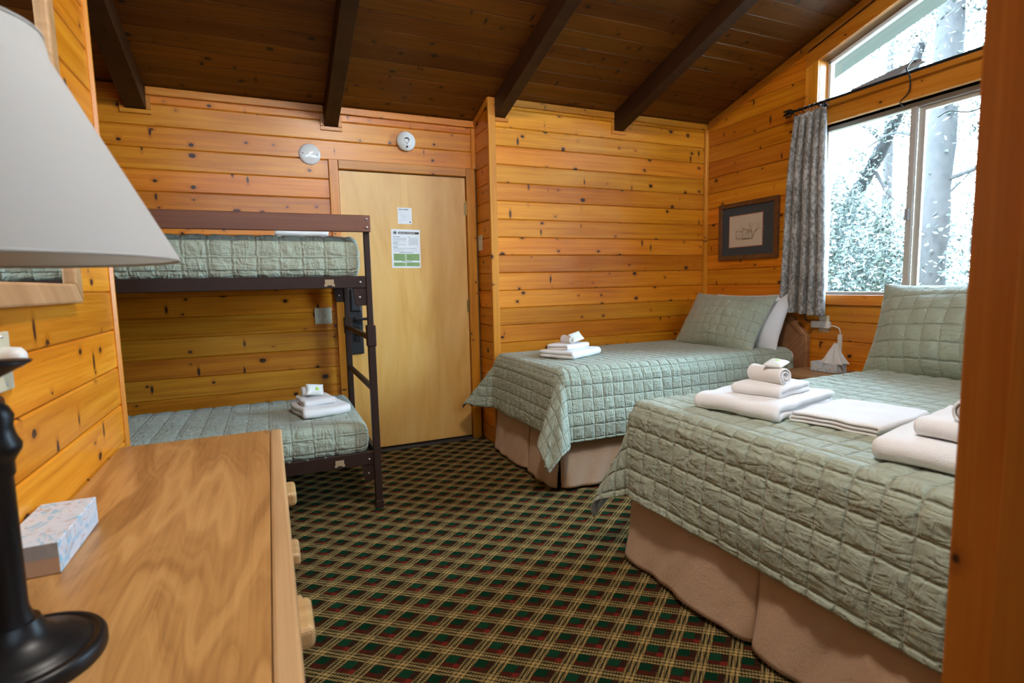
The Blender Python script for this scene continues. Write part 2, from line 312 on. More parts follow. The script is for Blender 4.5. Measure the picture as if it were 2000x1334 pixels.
# ------------------------------------------------------------------ mesh helpers
def newobj(name, data, parent=None):
    o = bpy.data.objects.new(name, data); COL.objects.link(o)
    if parent is not None: o.parent = parent
    return o
class MB:
    def __init__(s): s.v = []; s.f = []; s.sm = []
    def add(s, vs, fs, smooth=False):
        b = len(s.v); s.v += [tuple(p) for p in vs]; s.f += [tuple(i+b for i in f) for f in fs]; s.sm += [smooth]*len(fs); return s
    def box(s, x0, x1, y0, y1, z0, z1, M=None):
        vs = [Vector(p) for p in ((x0,y0,z0),(x1,y0,z0),(x1,y1,z0),(x0,y1,z0),(x0,y0,z1),(x1,y0,z1),(x1,y1,z1),(x0,y1,z1))]
        if M is not None: vs = [M @ p for p in vs]
        return s.add(vs, [(0,3,2,1),(4,5,6,7),(0,1,5,4),(1,2,6,5),(2,3,7,6),(3,0,4,7)])
    def prism(s, pts, axis, a0, a1):
        """polygon pts in the two other axes, extruded along axis from a0 to a1"""
        def P(p, a):
            return {'x': (a, p[0], p[1]), 'y': (p[0], a, p[1]), 'z': (p[0], p[1], a)}[axis]
        n = len(pts); vs = [P(p, a0) for p in pts]+[P(p, a1) for p in pts]
        fs = [tuple(range(n)), tuple(range(2*n-1, n-1, -1))]+[(i, n+i, n+(i+1) % n, (i+1) % n) for i in range(n)]
        return s.add(vs, fs)
    def lathe(s, prof, c=(0,0,0), axis='z', n=32, smooth=True, M=None, cap=True):
        vs = []; fs = []
        for r, h in prof:
            for k in range(n):
                a = 2*PI*k/n; x, y = r*math.cos(a), r*math.sin(a)
                p = {'z': (x, y, h), 'y': (x, h, y), 'x': (h, x, y)}[axis]
                p = Vector(p)
                if M is not None: p = M @ p
                vs.append((p[0]+c[0], p[1]+c[1], p[2]+c[2]))
        m = len(prof)
        for i in range(m-1):
            for k in range(n): fs.append((i*n+k, i*n+(k+1) % n, (i+1)*n+(k+1) % n, (i+1)*n+k))
        s.add(vs, fs, smooth)
        if cap and prof[0][0] > 1e-5: s.add(vs[:n], [tuple(range(n-1, -1, -1))])
        if cap and prof[-1][0] > 1e-5: s.add(vs[-n:], [tuple(range(n))])
        return s
    def tube(s, pts, r, n=8, smooth=True, cap=True):
        pts = [Vector(p) for p in pts]; rs = r if isinstance(r, (list, tuple)) else [r]*len(pts)
        vs = []; fs = []; prev = None
        for i, p in enumerate(pts):
            t = (pts[min(i+1, len(pts)-1)]-pts[max(i-1, 0)]).normalized()
            if prev is None: a = t.orthogonal().normalized()
            else: a = (prev - t*prev.dot(t)).normalized()
            prev = a; b = t.cross(a)
            for k in range(n):
                q = p + rs[i]*(math.cos(2*PI*k/n)*a+math.sin(2*PI*k/n)*b); vs.append(q)
        for i in range(len(pts)-1):
            for k in range(n): fs.append((i*n+k, i*n+(k+1) % n, (i+1)*n+(k+1) % n, (i+1)*n+k))
        s.add(vs, fs, smooth)
        if cap: s.add(vs[:n], [tuple(range(n-1, -1, -1))]); s.add(vs[-n:], [tuple(range(n))])
        return s
    def build(s, name, mat, parent=None, local=False, bevel=0.0, seg=2, subsurf=0, solid=0.0, origin=None):
        off = Vector((0,0,0))
        if parent is not None and not local:
            off = parent.location.copy()
            if parent.parent is not None: off += parent.parent.location
        base = Vector(origin)-off if origin is not None else Vector((0,0,0))
        me = bpy.data.meshes.new(name)
        me.from_pydata([tuple(Vector(p)-off-base) for p in s.v], [], s.f)
        bm = bmesh.new(); bm.from_mesh(me); bmesh.ops.recalc_face_normals(bm, faces=bm.faces); bm.to_mesh(me); bm.free()
        me.polygons.foreach_set('use_smooth', s.sm); me.materials.append(mat); me.update()
        o = newobj(name, me, parent); o.location = base
        if bevel:
            m = o.modifiers.new('bevel', 'BEVEL'); m.width = bevel; m.segments = seg; m.limit_method = 'ANGLE'; m.angle_limit = 0.7; m.harden_normals = False
        if subsurf: m = o.modifiers.new('sub', 'SUBSURF'); m.levels = m.render_levels = subsurf
        if solid: m = o.modifiers.new('sol', 'SOLIDIFY'); m.thickness = solid; m.offset = -1
        return o
def bez(pts, n=10):
    """Catmull-Rom through points"""
    P = [Vector(p) for p in pts]; P = [2*P[0]-P[1]]+P+[2*P[-1]-P[-2]]; out = []
    for i in range(1, len(P)-2):
        for k in range(n):
            t = k/n; a, b, c, d = P[i-1], P[i], P[i+1], P[i+2]
            out.append(0.5*((2*b)+(c-a)*t+(2*a-5*b+4*c-d)*t*t+(3*b-a-3*c+d)*t**3))
    out.append(P[-2]); return out
def tag(o, label, cat, group=None, kind=None):
    o['label'] = label; o['category'] = cat
    if group: o['group'] = group
    if kind: o['kind'] = kind
    return o
def thing(name, label, cat, loc=(0,0,0), rotz=0.0, group=None, kind=None):
    o = newobj(name, None); o.location = loc; o.rotation_euler = (0, 0, rotz); o.empty_display_size = 0.05
    return tag(o, label, cat, group, kind)
def grid_obj(name, P, mat, parent=None, solid=0.0, closed_u=False, off=None, uv=None):
    """P: (n,m,3) array -> smooth surface"""
    n, m = P.shape[:2]
    if off is None:
        off = np.zeros(3)
        if parent is not None: off = np.array(parent.location)+(np.array(parent.parent.location) if parent.parent else 0)
    V = (P-off).reshape(-1, 3)
    i = np.arange(n if closed_u else n-1); j = np.arange(m-1); I, J = np.meshgrid(i, j, indexing='ij'); I2 = (I+1) % n
    F = np.stack([I*m+J, I2*m+J, I2*m+J+1, I*m+J+1], -1).reshape(-1, 4)
    me = bpy.data.meshes.new(name); me.from_pydata(V.tolist(), [], F.tolist()); me.polygons.foreach_set('use_smooth', [True]*len(F)); me.materials.append(mat); me.update()
    if uv is not None:
        L_ = me.uv_layers.new(name='cloth'); vi = np.empty(len(me.loops), dtype=np.int32); me.loops.foreach_get('vertex_index', vi)
        L_.data.foreach_set('uv', uv.reshape(-1, 2)[vi].astype(np.float32).ravel())
    o = newobj(name, me, parent)
    if solid: md = o.modifiers.new('sol', 'SOLIDIFY'); md.thickness = solid; md.offset = -1
    return o
def nz(x, y, seed, f, k=7):
    r = np.random.default_rng(seed); o = 0
    for _ in range(k):
        a = r.uniform(0, 2*PI); q = f*r.uniform(0.5, 1.7); o = o+np.sin(q*(x*np.cos(a)+y*np.sin(a))+r.uniform(0, 6.28))
    return o/math.sqrt(k)
def normals(P):
    du = np.gradient(P, axis=0); dv = np.gradient(P, axis=1); N = np.cross(du, dv); return N/np.maximum(np.linalg.norm(N, axis=-1, keepdims=True), 1e-9)
def puff(u, v, gu, gv, w=0.011):
    """1 on the padded squares, 0 on the stitch lines"""
    du = np.abs((u/gu+0.5) % 1.0-0.5)*gu; dv = np.abs((v/gv+0.5) % 1.0-0.5)*gv
    g = lambda d, p: 0.72*(1-np.exp(-(d/w)**1.5))+0.28*np.sin(PI*np.minimum(d/p, 0.5))
    return g(du, gu)*g(dv, gv)

# ------------------------------------------------------------------ the room: boards
BOARD_CACHE = {}
def board_mesh(L, h, t=0.018, ch=0.006, mat=None, clip=None):
    key = (round(L, 4), round(h, 4), round(t, 4), mat.name)
    if clip is None and key in BOARD_CACHE: return BOARD_CACHE[key]
    g = 0.0006
    pr = [(0, -h/2+g), (-t+ch, -h/2+g), (-t, -h/2+ch), (-t, h/2-ch), (-t+ch, h/2-g), (0, h/2-g)]   # (y, z), front at -y
    vs = [(-L/2, y, z) for y, z in pr]+[(L/2, y, z) for y, z in pr]
    fs = [(0,1,2,3,4,5), (11,10,9,8,7,6)]+[(i, i+6, (i+1) % 6+6, (i+1) % 6) for i in range(6)]
    me = bpy.data.meshes.new('board'); bm = bmesh.new()
    bv = [bm.verts.new(v) for v in vs]
    for f in fs: bm.faces.new([bv[i] for i in f])
    if clip:
        for co, no in clip:
            r = bmesh.ops.bisect_plane(bm, geom=bm.verts[:]+bm.edges[:]+bm.faces[:], plane_co=co, plane_no=no, clear_outer=True)
            e = [x for x in r['geom_cut'] if isinstance(x, bmesh.types.BMEdge)]
            if e: bmesh.ops.holes_fill(bm, edges=e)
    bmesh.ops.recalc_face_normals(bm, faces=bm.faces)
    bm.to_mesh(me); bm.free(); me.materials.append(mat); me.update()
    if clip is None: BOARD_CACHE[key] = me
    return me
ROT = {'-y': 0.0, '-x': -PI/2, '+x': PI/2, '+y': PI}
def board(parent, face, plane, u0, u1, z0, z1, mat=PINE, t=0.018, name='board', clip=None, ch=0.006):
    """a board on a wall; u is world x (face +-y) or world y (face +-x); its front lies on `plane`"""
    L = u1-u0; h = z1-z0; uc = (u0+u1)/2; zcen = (z0+z1)/2
    me = board_mesh(L, h, t, ch, mat, clip)
    o = newobj(name, me, parent); o.rotation_euler = (0, 0, ROT[face])
    o.location = {'-y': (uc, plane+t, zcen), '+y': (uc, plane-t, zcen), '-x': (plane+t, uc, zcen), '+x': (plane-t, uc, zcen)}[face]
    return o

floor = MB().box(XL-0.2, XW+0.15, YS-0.2, YA+0.2, -0.1, 0.0).build('floor', CARPET)
tag(floor, 'dark green, red and yellow plaid carpet covering the floor', 'floor', kind='structure')

# door wall (back)
T = 0.018
DX0, DX1, DZ = 0.499, 1.433, 2.045           # door leaf
CX0, CX1, CZ = 0.432, 1.505, 2.113           # casing outer edges
mb = MB(); mb.box(XL-0.1, CX0+0.03, YA+T+0.001, YA+0.16, 0, 2.6).box(CX0+0.03, CX1-0.03, YA+T+0.001, YA+0.16, CZ-0.03, 2.6).box(CX1-0.03, XR+0.2, YA+T+0.001, YA+0.16, 0, 2.6)
wall_back = tag(mb.build('wall_back', SUBST), 'knotty pine board wall behind the bunk bed and around the door', 'wall', kind='structure')
z = 2.239
tops = [2.47]; zz = 2.239
rows = []; hi = 2.47; lo = zz+PITCH
rows = [(2.239+PITCH, 2.455)]+[(2.239-PITCH*(k), 2.239-PITCH*(k-1)) for k in range(0, 18)]
for a, b in rows:
    a = max(a, 0.002)
    if b <= a: continue
    if a >= CZ-0.01: board(wall_back, '-y', YA, XL, XR-0.004, a, b)
    elif b > CZ: # row that meets the casing head
        board(wall_back, '-y', YA, XL, CX0-0.001, a, b); board(wall_back, '-y', YA, CX0, XR-0.004, CZ, b) if b-CZ > 0.02 else None
    else: board(wall_back, '-y', YA, XL, CX0-0.001, a, b)
# bed wall
mb = MB().box(XR+T+0.001, XW+0.13, YB+T+0.001, YA+0.16, 0, 2.7)
wall_bed = tag(mb.build('wall_bed', SUBST), 'knotty pine board wall beside the bed in the corner', 'wall', kind='structure')
ZB0 = 2.227
rowsB = [(ZB0+PITCH, ZB0+2*PITCH), (ZB0+2*PITCH, 2.548)]+[(ZB0-PITCH*k, ZB0-PITCH*(k-1)) for k in range(0, 18)]
for a, b in rowsB:
    a = max(a, 0.002)
    if b-a > 0.02: board(wall_bed, '-y', YB, XR+0.045, XW-0.03, a, b)
# short return wall between the two
wall_return = tag(MB().box(XR+T+0.0005, XR+T+0.001+0.03, YB+T+0.002, YA+T, 0, 2.52).build('wall_return', SUBST), 'narrow pine return wall between the door and the bed wall', 'wall', kind='structure')
for a, b in rowsB:
    a = max(a, 0.002); b = min(b, 2.50)
    if b-a > 0.02: board(wall_return, '-x', XR, YB+0.02, YA-0.001, a, b)

# window wall
O = 0.10; XG = XW+0.105
mb = MB(); x0, x1 = XW+T+0.001, XW+0.15
w = WIN
def sl(y, gap): return zc(y)-gap
GAP = 0.17
mb.box(x0, x1, w['y1'], YB+T, 0, 2.86)
mb.prism([(w['y1'], sl(w['y1'], -0.1)), (w['y1'], 2.5), (YB+T, 2.5), (YB+T, sl(YB, -0.1))], 'x', x0, x1)
mb.box(x0, x1, w['y0'], w['y1'], 0, w['z0']).box(x0, x1, w['y0'], w['y1'], w['z1'], w['u0'])
mb.prism([(w['y0'], sl(w['y0'], GAP)), (w['y1'], sl(w['y1'], GAP)), (w['y1'], sl(w['y1'], -0.1)), (w['y0'], sl(w['y0'], -0.1))], 'x', x0, x1)
mb.prism([(YS-0.15, 0), (w['y0'], 0), (w['y0'], sl(w['y0'], -0.1)), (RIDGE, zc(RIDGE)+0.1), (YS-0.15, zc(YS)+0.1)], 'x', x0, x1)
wall_window = tag(mb.build('wall_window', SUBST), 'knotty pine gable wall with the window, picture and bed heads', 'wall', kind='structure')
CW = 0.095                                                    # casing width
sn = Vector((0, 0, 1)); slope_ang = math.atan(SLOPE)
k = -17
while True:
    a = max(ZB0+PITCH*k, 0.002); b = ZB0+PITCH*(k+1); k += 1
    if a > 3.7: break
    if b-a < 0.02: continue
    # left of the window
    def seg(u0, u1):
        uc = (u0+u1)/2; zm = (a+b)/2
        if a > zc(u0)-0.03: return
        clip = None
        if b > zc(u1)-0.02:
            # local x = -(y-uc), plane z = zc
            clip = [((0, 0, zc(uc)-0.012-zm), (-math.sin(slope_ang)*1.0, 0, math.cos(slope_ang)))]
        # the roof rises towards -y, that is towards local +x
        board(wall_window, '-x', XW, u0, u1, a, b, clip=clip)
    wl = w['y1']+CW
    # highest y where this row is below the ceiling
    ymax = YB-0.002
    if a > zc(YB)-0.03: ymax = YA-(a+0.03-2.47)/SLOPE
    if ymax > wl+0.05:
        seg(wl, ymax)
    if b <= w['z0']-0.06: seg(w['y0']-CW, wl-0.001)
    elif a < w['z0']-0.065: board(wall_window, '-x', XW, w['y0']-CW, wl-0.001, a, w['z0']-0.065)
    # right of the window up to the ridge side
    if zc(w['y0']-CW) > b: seg(-0.7, w['y0']-CW-0.001)
# mirror wall (left foreground)
mb = MB().box(XL-0.1, XC-T-0.001, 1.25, 2.288, 0, 3.3).box(XL-0.1, XC2, YS-0.1, 1.25, 0, 4.2)
wall_left = tag(mb.build('wall_left', SUBST), 'knotty pine board wall with the mirror and the dresser against it', 'wall', kind='structure')
ZC0 = 1.095
k = -8
while True:
    a = ZC0+PITCH*k; b = a+PITCH; k += 1
    if a > 2.98: break
    a = max(a, 0.002)
    board(wall_left, '+x', XC, 1.252, 2.262, a, b)
MB().box(XL-0.1, XL, 2.288, YA+0.1, 0, 3.2)
wall_alcove = tag(MB().box(XL-0.1, XL, 2.288, YA+T, 0, 3.2).build('wall_alcove', PINE_H), 'pine wall at the far end of the bunk alcove', 'wall', kind='structure')
ws = MB().box(XC2-0.1, XW+0.15, YS-0.14, YS, 0, 3.0)
tag(ws.build('wall_south', PINE_H), 'plain pine wall far behind the camera', 'wall', kind='structure')

# ceiling
ceiling = MB()
th = 0.25
ceiling.prism([(YA+0.16, zc(YA+0.16)+0.03), (RIDGE, zc(RIDGE)+0.03), (RIDGE, zc(RIDGE)+th), (YA+0.16, zc(YA+0.16)+th)], 'x', XL-0.1, XW+0.15)
ceiling.prism([(YS-0.2, zc(YS-0.2)), (RIDGE, zc(RIDGE)), (RIDGE, zc(RIDGE)+th), (YS-0.2, zc(YS-0.2)+th)], 'x', XL-0.1, XW+0.15)
ceiling = tag(ceiling.build('ceiling', STAIN), 'dark brown stained plank ceiling rising from the bed wall', 'ceiling', kind='structure')
ca, sa = math.cos(slope_ang), math.sin(slope_ang)
nrow = int((YA-RIDGE)/ca/0.130)
me = board_mesh(XW-XL, 0.130, 0.02, 0.004, STAIN)
for i in range(nrow+1):
    d = (i+0.5)*0.130
    o = newobj('plank', me, ceiling); o.rotation_euler = (PI/2-slope_ang, 0, 0)
    y = YA-d*ca; o.location = ((XW+XL)/2, y+0.02*sa, zc(y)+0.02*ca)
# beams
def beam(xc, y1, name_label, wd=0.09, dp=0.14):
    y0 = RIDGE
    t = thing('ceiling_beam', name_label, 'beam', (xc, y1, zc(y1)-dp), kind='structure', group='dark stained rafters under the plank ceiling')
    L = (y1-y0)
    o = MB().prism([(0, 0), (0, dp), (-L, dp+SLOPE*L), (-L, SLOPE*L)], 'x', -wd/2, wd/2).build('rafter', BEAMW_, t, local=True, bevel=0.003, seg=1)
    return t
BEAMW_ = knotty('stained_rafter', c4(0.048, 0.018, 0.005), c4(0.034, 0.012, 0.0035), c4(0.018, 0.007, 0.002), c4(0.01, 0.004, 0.002), knots=0.6, rough=0.5, spec=0.25)
BEAMS = [(-0.665, YA, 'dark brown rafter over the bunk bed, nearest the mirror wall', 0.11), (0.467, YA, 'dark brown rafter meeting the wall above the door corner near the ceramic disc', 0.09),
         (1.605, YB, 'dark brown rafter meeting the wall at the pine corner post', 0.085), (2.635, YB, 'dark brown rafter closest to the window', 0.09)]
for xc, y1, lab, wd in BEAMS: beam(xc, y1, lab, wd)

# trim: ceiling edge strips, collars round the beam ends, corner boards
def trim(n, mb, mat, label, bevel=0.003):
    return tag(mb.build('trim_%d' % n, mat, bevel=bevel, seg=1), label, 'trim', kind='structure')
n = 1
def strips(wall, y, xs):
    for a, b in xs:
        m = MB().box(a, b, y-0.02, y-0.001, zc(y)-0.052, zc(y)-0.004)
        o = m.build('ceiling_trim', PINE_H, wall, bevel=0.004, seg=1, origin=((a+b)/2, y, zc(y)-0.03))
strips(wall_back, YA, [(XL, -0.725), (-0.605, 0.418), (0.516, XR-0.003)])
strips(wall_bed, YB, [(1.652, 2.586), (2.684, XW-0.003)])
for xc, y, lab, wd in BEAMS:
    wall = wall_back if y == YA else wall_bed
    zb = zc(y)-0.14; q = 0.026; g = wd/2
    if xc > 1.5 and xc < 2: parts = [(xc-g, xc+g+0.02, zb-q, zb-0.001)]
    else: parts = [(xc-g-q, xc+g+q, zb-q, zb-0.001), (xc-g-q, xc-g-0.001, zb, zc(y)-0.055), (xc+g+0.001, xc+g+q, zb, zc(y)-0.055)]
    for a, b, z0, z1 in parts:
        MB().box(a, b, y-0.012, y-0.0005, z0, z1).build('beam_collar', PINE_H, wall, bevel=0.002, seg=1, origin=((a+b)/2, y, z0))
n += 1; trim(n, MB().box(XR-0.012, XR+0.045, YB-0.012, YB+0.018, 0, zc(YB)-0.005), PINE_V, 'tall pale pine corner board at the return wall')
n += 1; trim(n, MB().box(XR-0.035, XR-0.001, YA-0.014, YA-0.0005, CZ, zc(YA)-0.055), PINE_V, 'short pine strip in the corner above the door casing')
n += 1; trim(n, MB().box(XW-0.03, XW-0.0005, YB-0.03, YB-0.0005, 0, zc(YB)-0.05), PINE_V, 'pine corner strip between bed wall and window wall')
def slope_strip(y0, y1, x0, x1, top, bot):
    return MB().prism([(y0, zc(y0)-top), (y1, zc(y1)-top), (y1, zc(y1)-bot), (y0, zc(y0)-bot)], 'x', x0, x1)
n += 1; trim(n, slope_strip(RIDGE, YB-0.03, XW-0.02, XW-0.0005, 0.004, 0.055), PINE_Y, 'sloping pine strip under the ceiling on the window wall')
n += 1; trim(n, slope_strip(YB+0.0, YA, XR-0.016, XR-0.0005, 0.004, 0.045), PINE_Y, 'tiny sloping strip at the top of the return wall')
n += 1; trim(n, MB().box(XC-0.06, XC+0.012, 2.262, 2.29, 0, 3.0), PINE_V, 'rounded pine end strip of the mirror wall', bevel=0.009)

# door with casing
MB().box(CX0-0.02, CX1+0.02, YA+0.062, YA+0.16, -0.05, CZ+0.02).build('door_light_block', SUBST, wall_back)  # unseen slab added to stop light leaking in round the door leaf
door = thing('door_1', 'flat pale birch door with two paper notices and a black lock', 'door', (DX0, YA, 0), kind='structure')
MB().box(DX0, DX1, YA+0.012, YA+0.05, 0.022, DZ).build('leaf', DOORM, door, bevel=0.002, seg=1, origin=((DX0+DX1)/2, YA+0.03, 1.0))
MB().box(CX0, DX0-0.004, YA-0.018, YA+0.06, 0, CZ).build('casing', PINE_V, door, bevel=0.005, origin=(CX0, YA, 1))
MB().box(DX1+0.004, CX1, YA-0.018, YA+0.06, 0, CZ).build('casing', PINE_V, door, bevel=0.005, origin=(CX1, YA, 1))
MB().box(DX0-0.003, DX1+0.003, YA-0.018, YA+0.06, DZ+0.004, CZ).build('casing', PINE_H, door, bevel=0.005, origin=(1.0, YA, CZ))
MB().box(DX0, DX1, YA-0.02, YA+0.06, 0.0, 0.012).box(DX0, DX1, YA-0.045, YA-0.02, 0.0, 0.007).build('threshold', RUBBER, door, bevel=0.003)
for zh in (1.81, 1.06, 0.31):
    h = MB(); h.lathe([(0.006, -0.05), (0.006, 0.05)], (DX1+0.003, YA+0.004, zh), n=10).box(DX1-0.012, DX1+0.014, YA+0.004, YA+0.011, zh-0.046, zh+0.046)
    h.lathe([(0.004, 0.05), (0.007, 0.054), (0.003, 0.061), (0.0001, 0.062)], (DX1+0.003, YA+0.004, zh), n=8)
    h.build('hinge', BRASS, door)
lk = MB().box(0.514, 0.612, YA-0.012, YA+0.012, 0.745, 1.228).build('lock_plate', BLACKM, door, bevel=0.006)
MB().box(0.53, 0.60, YA-0.036, YA-0.012, 1.055, 1.215).build('lock_housing', BLACKM, lk, bevel=0.008)
MB().lathe([(0.016, 0), (0.016, 0.05)], (0.562, YA-0.062, 1.0), axis='y', n=16).box(0.55, 0.668, YA-0.075, YA-0.058, 0.990, 1.010).build('lever', BLACK, lk, bevel=0.004)
MB().box(0.545, 0.59, YA-0.026, YA-0.012, 0.84, 0.955).build('deadbolt_plate', BLACK, lk, bevel=0.004)
MB().box(0.561, 0.573, YA-0.045, YA-0.026, 0.875, 0.92).build('thumb_turn', BLACK, lk, bevel=0.004)

# ------------------------------------------------------------------ the window
win = thing('window_1', 'tall sliding window with a sloping upper pane looking onto trees', 'window', (XW, (w['y0']+w['y1'])/2, w['z0']), kind='structure')
y0, y1, z0, z1, u0 = w['y0'], w['y1'], w['z0'], w['z1'], w['u0']
ym = (y0+y1)/2
B = lambda nm, m, mat, bev=0.003, org=None: m.build(nm, mat, win, bevel=bev, seg=1, origin=org)
B('casing', MB().box(XW-0.016, XW+T, y1, y1+CW, z0-0.09, u0), PINE_V, org=(XW, y1, 1.6))
B('casing', MB().prism([(y1, u0), (y1+CW, u0), (y1+CW, sl(y1+CW, GAP)+0.02), (y1, sl(y1, GAP))], 'x', XW-0.016, XW+T), PINE_V, org=(XW, y1, 2.5))
B('casing', MB().box(XW-0.016, XW+T, y0-CW, y0, z0-0.09, sl(y0, GAP)), PINE_V, org=(XW, y0, 1.6))
cs = MB().prism([(y0-CW, sl(y0-CW, GAP)), (y1+CW, sl(y1+CW, GAP)), (y1+CW, sl(y1+CW, GAP-0.10)), (y0-CW, sl(y0-CW, GAP-0.10))], 'x', XW-0.017, XW+T)
B('head_casing', cs, PINE_Y, org=(XW, ym, 3.0))
B('header_beam', MB().box(XW-0.018, XG+0.02, y0, y1, z1, u0), PINE_Y, org=(XW, ym, z1))
B('sill_board', MB().box(XW-0.022, XG-0.03, y0-CW, y1, z0-0.068, z0), PINE_Y, org=(XW, ym, z0))
B('jamb', MB().box(XW, XG+0.02, y1-0.002, y1+0.02, z0, sl(y1, GAP)), PINE_V, org=(XW, y1, 2)); B('jamb', MB().box(XW, XG+0.02, y0-0.02, y0+0.002, z0, sl(y0, GAP)), PINE_V, org=(XW, y0, 2))
B('head_jamb', MB().prism([(y0, sl(y0, GAP)), (y1, sl(y1, GAP)), (y1, sl(y1, GAP-0.02)), (y0, sl(y0, GAP-0.02))], 'x', XW, XG+0.02), PINE_Y, org=(XW, ym, 2.8))
# aluminium frames
fr = 0.03; xa, xb = XG-0.03, XG+0.02
f = MB().box(xa, xb, y1-fr, y1-0.002, z0, z1).box(xa, xb, y0+0.002, y0+fr, z0, z1).box(xa, xb, y0, y1, z0, z0+fr-0.01).box(xa, xb, y0, y1, z1-fr, z1)
lf = B('lower_frame', f, ALU, 0.002)
f = MB().box(xa+0.01, xb, y1-0.022, y1-0.002, u0, sl(y1, GAP)).box(xa+0.01, xb, y0+0.002, y0+0.022, u0, sl(y0, GAP)).box(xa+0.01, xb, y0, y1, u0, u0+0.02)
f.prism([(y0, sl(y0, GAP+0.022)), (y1, sl(y1, GAP+0.022)), (y1, sl(y1, GAP)), (y0, sl(y0, GAP))], 'x', xa+0.01, xb)
B('upper_frame', f, WHITEP, 0.002)
S1, S2 = 2.085, 1.49
for yc in (S1,):
    st = B('stile', MB().box(xa-0.004, xa+0.022, yc-0.002, yc+0.032, z0+0.018, z1-0.02).box(xa+0.026, xb, yc-0.036, yc+0.002, z0+0.018, z1-0.02), ALU, 0.002)
    if yc == S1: MB().box(xa-0.022, xa-0.004, yc+0.006, yc+0.03, 1.56, 1.63).build('latch', GREYP, st, bevel=0.003)
B('sash_rail', MB().box(xa+0.024, xb, S2, S1-0.03, z0+0.018, z0+0.058).box(xa+0.024, xb, S2, S1-0.03, z1-0.055, z1-0.02), ALU, 0.002)
for a, b in ((S1+0.03, y1-fr), (S2, S1-0.034)):
    B('pane', MB().box(XG-0.002, XG+0.001, a, b, z0+0.02, z1-0.025), GLASS, 0)
B('upper_pane', MB().prism([(y0+0.02, u0+0.018), (y1-0.02, u0+0.018), (y1-0.02, sl(y1-0.02, GAP+0.02)), (y0+0.02, sl(y0+0.02, GAP+0.02))], 'x', XG-0.001, XG+0.002), GLASS, 0)

# ------------------------------------------------------------------ outdoors: eave, ground, trees
eave = MB().prism([(RIDGE, zc(RIDGE)+0.13), (YA+0.5, zc(YA+0.5)+0.13), (YA+0.5, zc(YA+0.5)+0.30), (RIDGE, zc(RIDGE)+0.30)], 'x', XW+0.16, 4.35)
eave.prism([(RIDGE, zc(RIDGE)+0.13), (YA+0.5, zc(YA+0.5)+0.13), (YA+0.5, zc(YA+0.5)+0.30), (RIDGE, zc(RIDGE)+0.30)], 'x', 4.35, 4.40)
tag(eave.build('roof_eave', plain('weathered_board', c4(0.055, 0.065, 0.06), 0.8)), 'dark weathered roof eave seen through the upper pane', 'eave', kind='structure')
def ground_mat():
    M = NT('forest_ground'); v = M.obj(); n = M.noise(v, 3.0, 4); return M.set(M.ramp(n, [(0.35, c4(0.10, 0.08, 0.05)), (0.65, c4(0.22, 0.20, 0.12))]), 0.95)
gx = np.linspace(3.75, 40, 40); gy = np.linspace(-25, 40, 50); GX, GY = np.meshgrid(gx, gy, indexing='ij')
GZ = -0.6+0.02*(GX-3.7)+0.15*nz(GX, GY, 5, 0.5)
g = grid_obj('ground', np.stack([GX, GY, GZ], -1), ground_mat()); tag(g, 'brown forest ground outside the window', 'ground', kind='structure')
LEAFS = [plain('leaf_green_%d' % i, c, 0.5) for i, c in enumerate((c4(0.016, 0.024, 0.013), c4(0.021, 0.030, 0.017), c4(0.015, 0.022, 0.014)))]
for m in LEAFS:
    b = m.node_tree.nodes['Principled BSDF']
BARK = plain('bark', c4(0.019, 0.0165, 0.015), 0.95, bumpscale=30, bumpst=0.8, var=0.5, varscale=14)
def tree(label, base, pts, r0, r1, branches, clumps, nleaf, lm, seed, size=0.06):
    t = thing('tree', label, 'tree', base, group='trees outside the window'); r = random.Random(seed)
    P = bez(pts, 8); rs = [(r0+(r1-r0)*i/(len(P)-1))*(1+0.08*math.sin(i*1.7+seed)) for i in range(len(P))]
    MB().tube(P, rs, 12).build('trunk', BARK, t)
    for bp, b0, b1 in branches:
        Q = bez(bp, 6); MB().tube(Q, [b0+(b1-b0)*i/(len(Q)-1) for i in range(len(Q))], 8).build('branch', BARK, t)
    vs = []; fs = []
    tot = sum(c[3]**2 for c in clumps)
    for cx, cy, cz, cr in clumps:
        for _ in range(int(nleaf*cr*cr/tot)):
            d = Vector((r.gauss(0, 1), r.gauss(0, 1), r.gauss(0, 0.8))); d = d*(cr*0.68*r.random()**0.3)
            p = Vector((cx, cy, cz))+d; a = Vector((r.gauss(0, 1), r.gauss(0, 1), r.gauss(0, 1))).normalized(); b = a.orthogonal().normalized()
            s = size*r.uniform(0.6, 1.3); n = len(vs)
            vs += [p-a*s*0.6, p+b*s*0.33, p+a*s*0.6, p-b*s*0.33]; fs.append((n, n+1, n+2, n+3))
    fo = MB().add(vs, fs).build('foliage', lm, t); fo['kind'] = 'stuff'
    return t
R_ = random.Random(3)
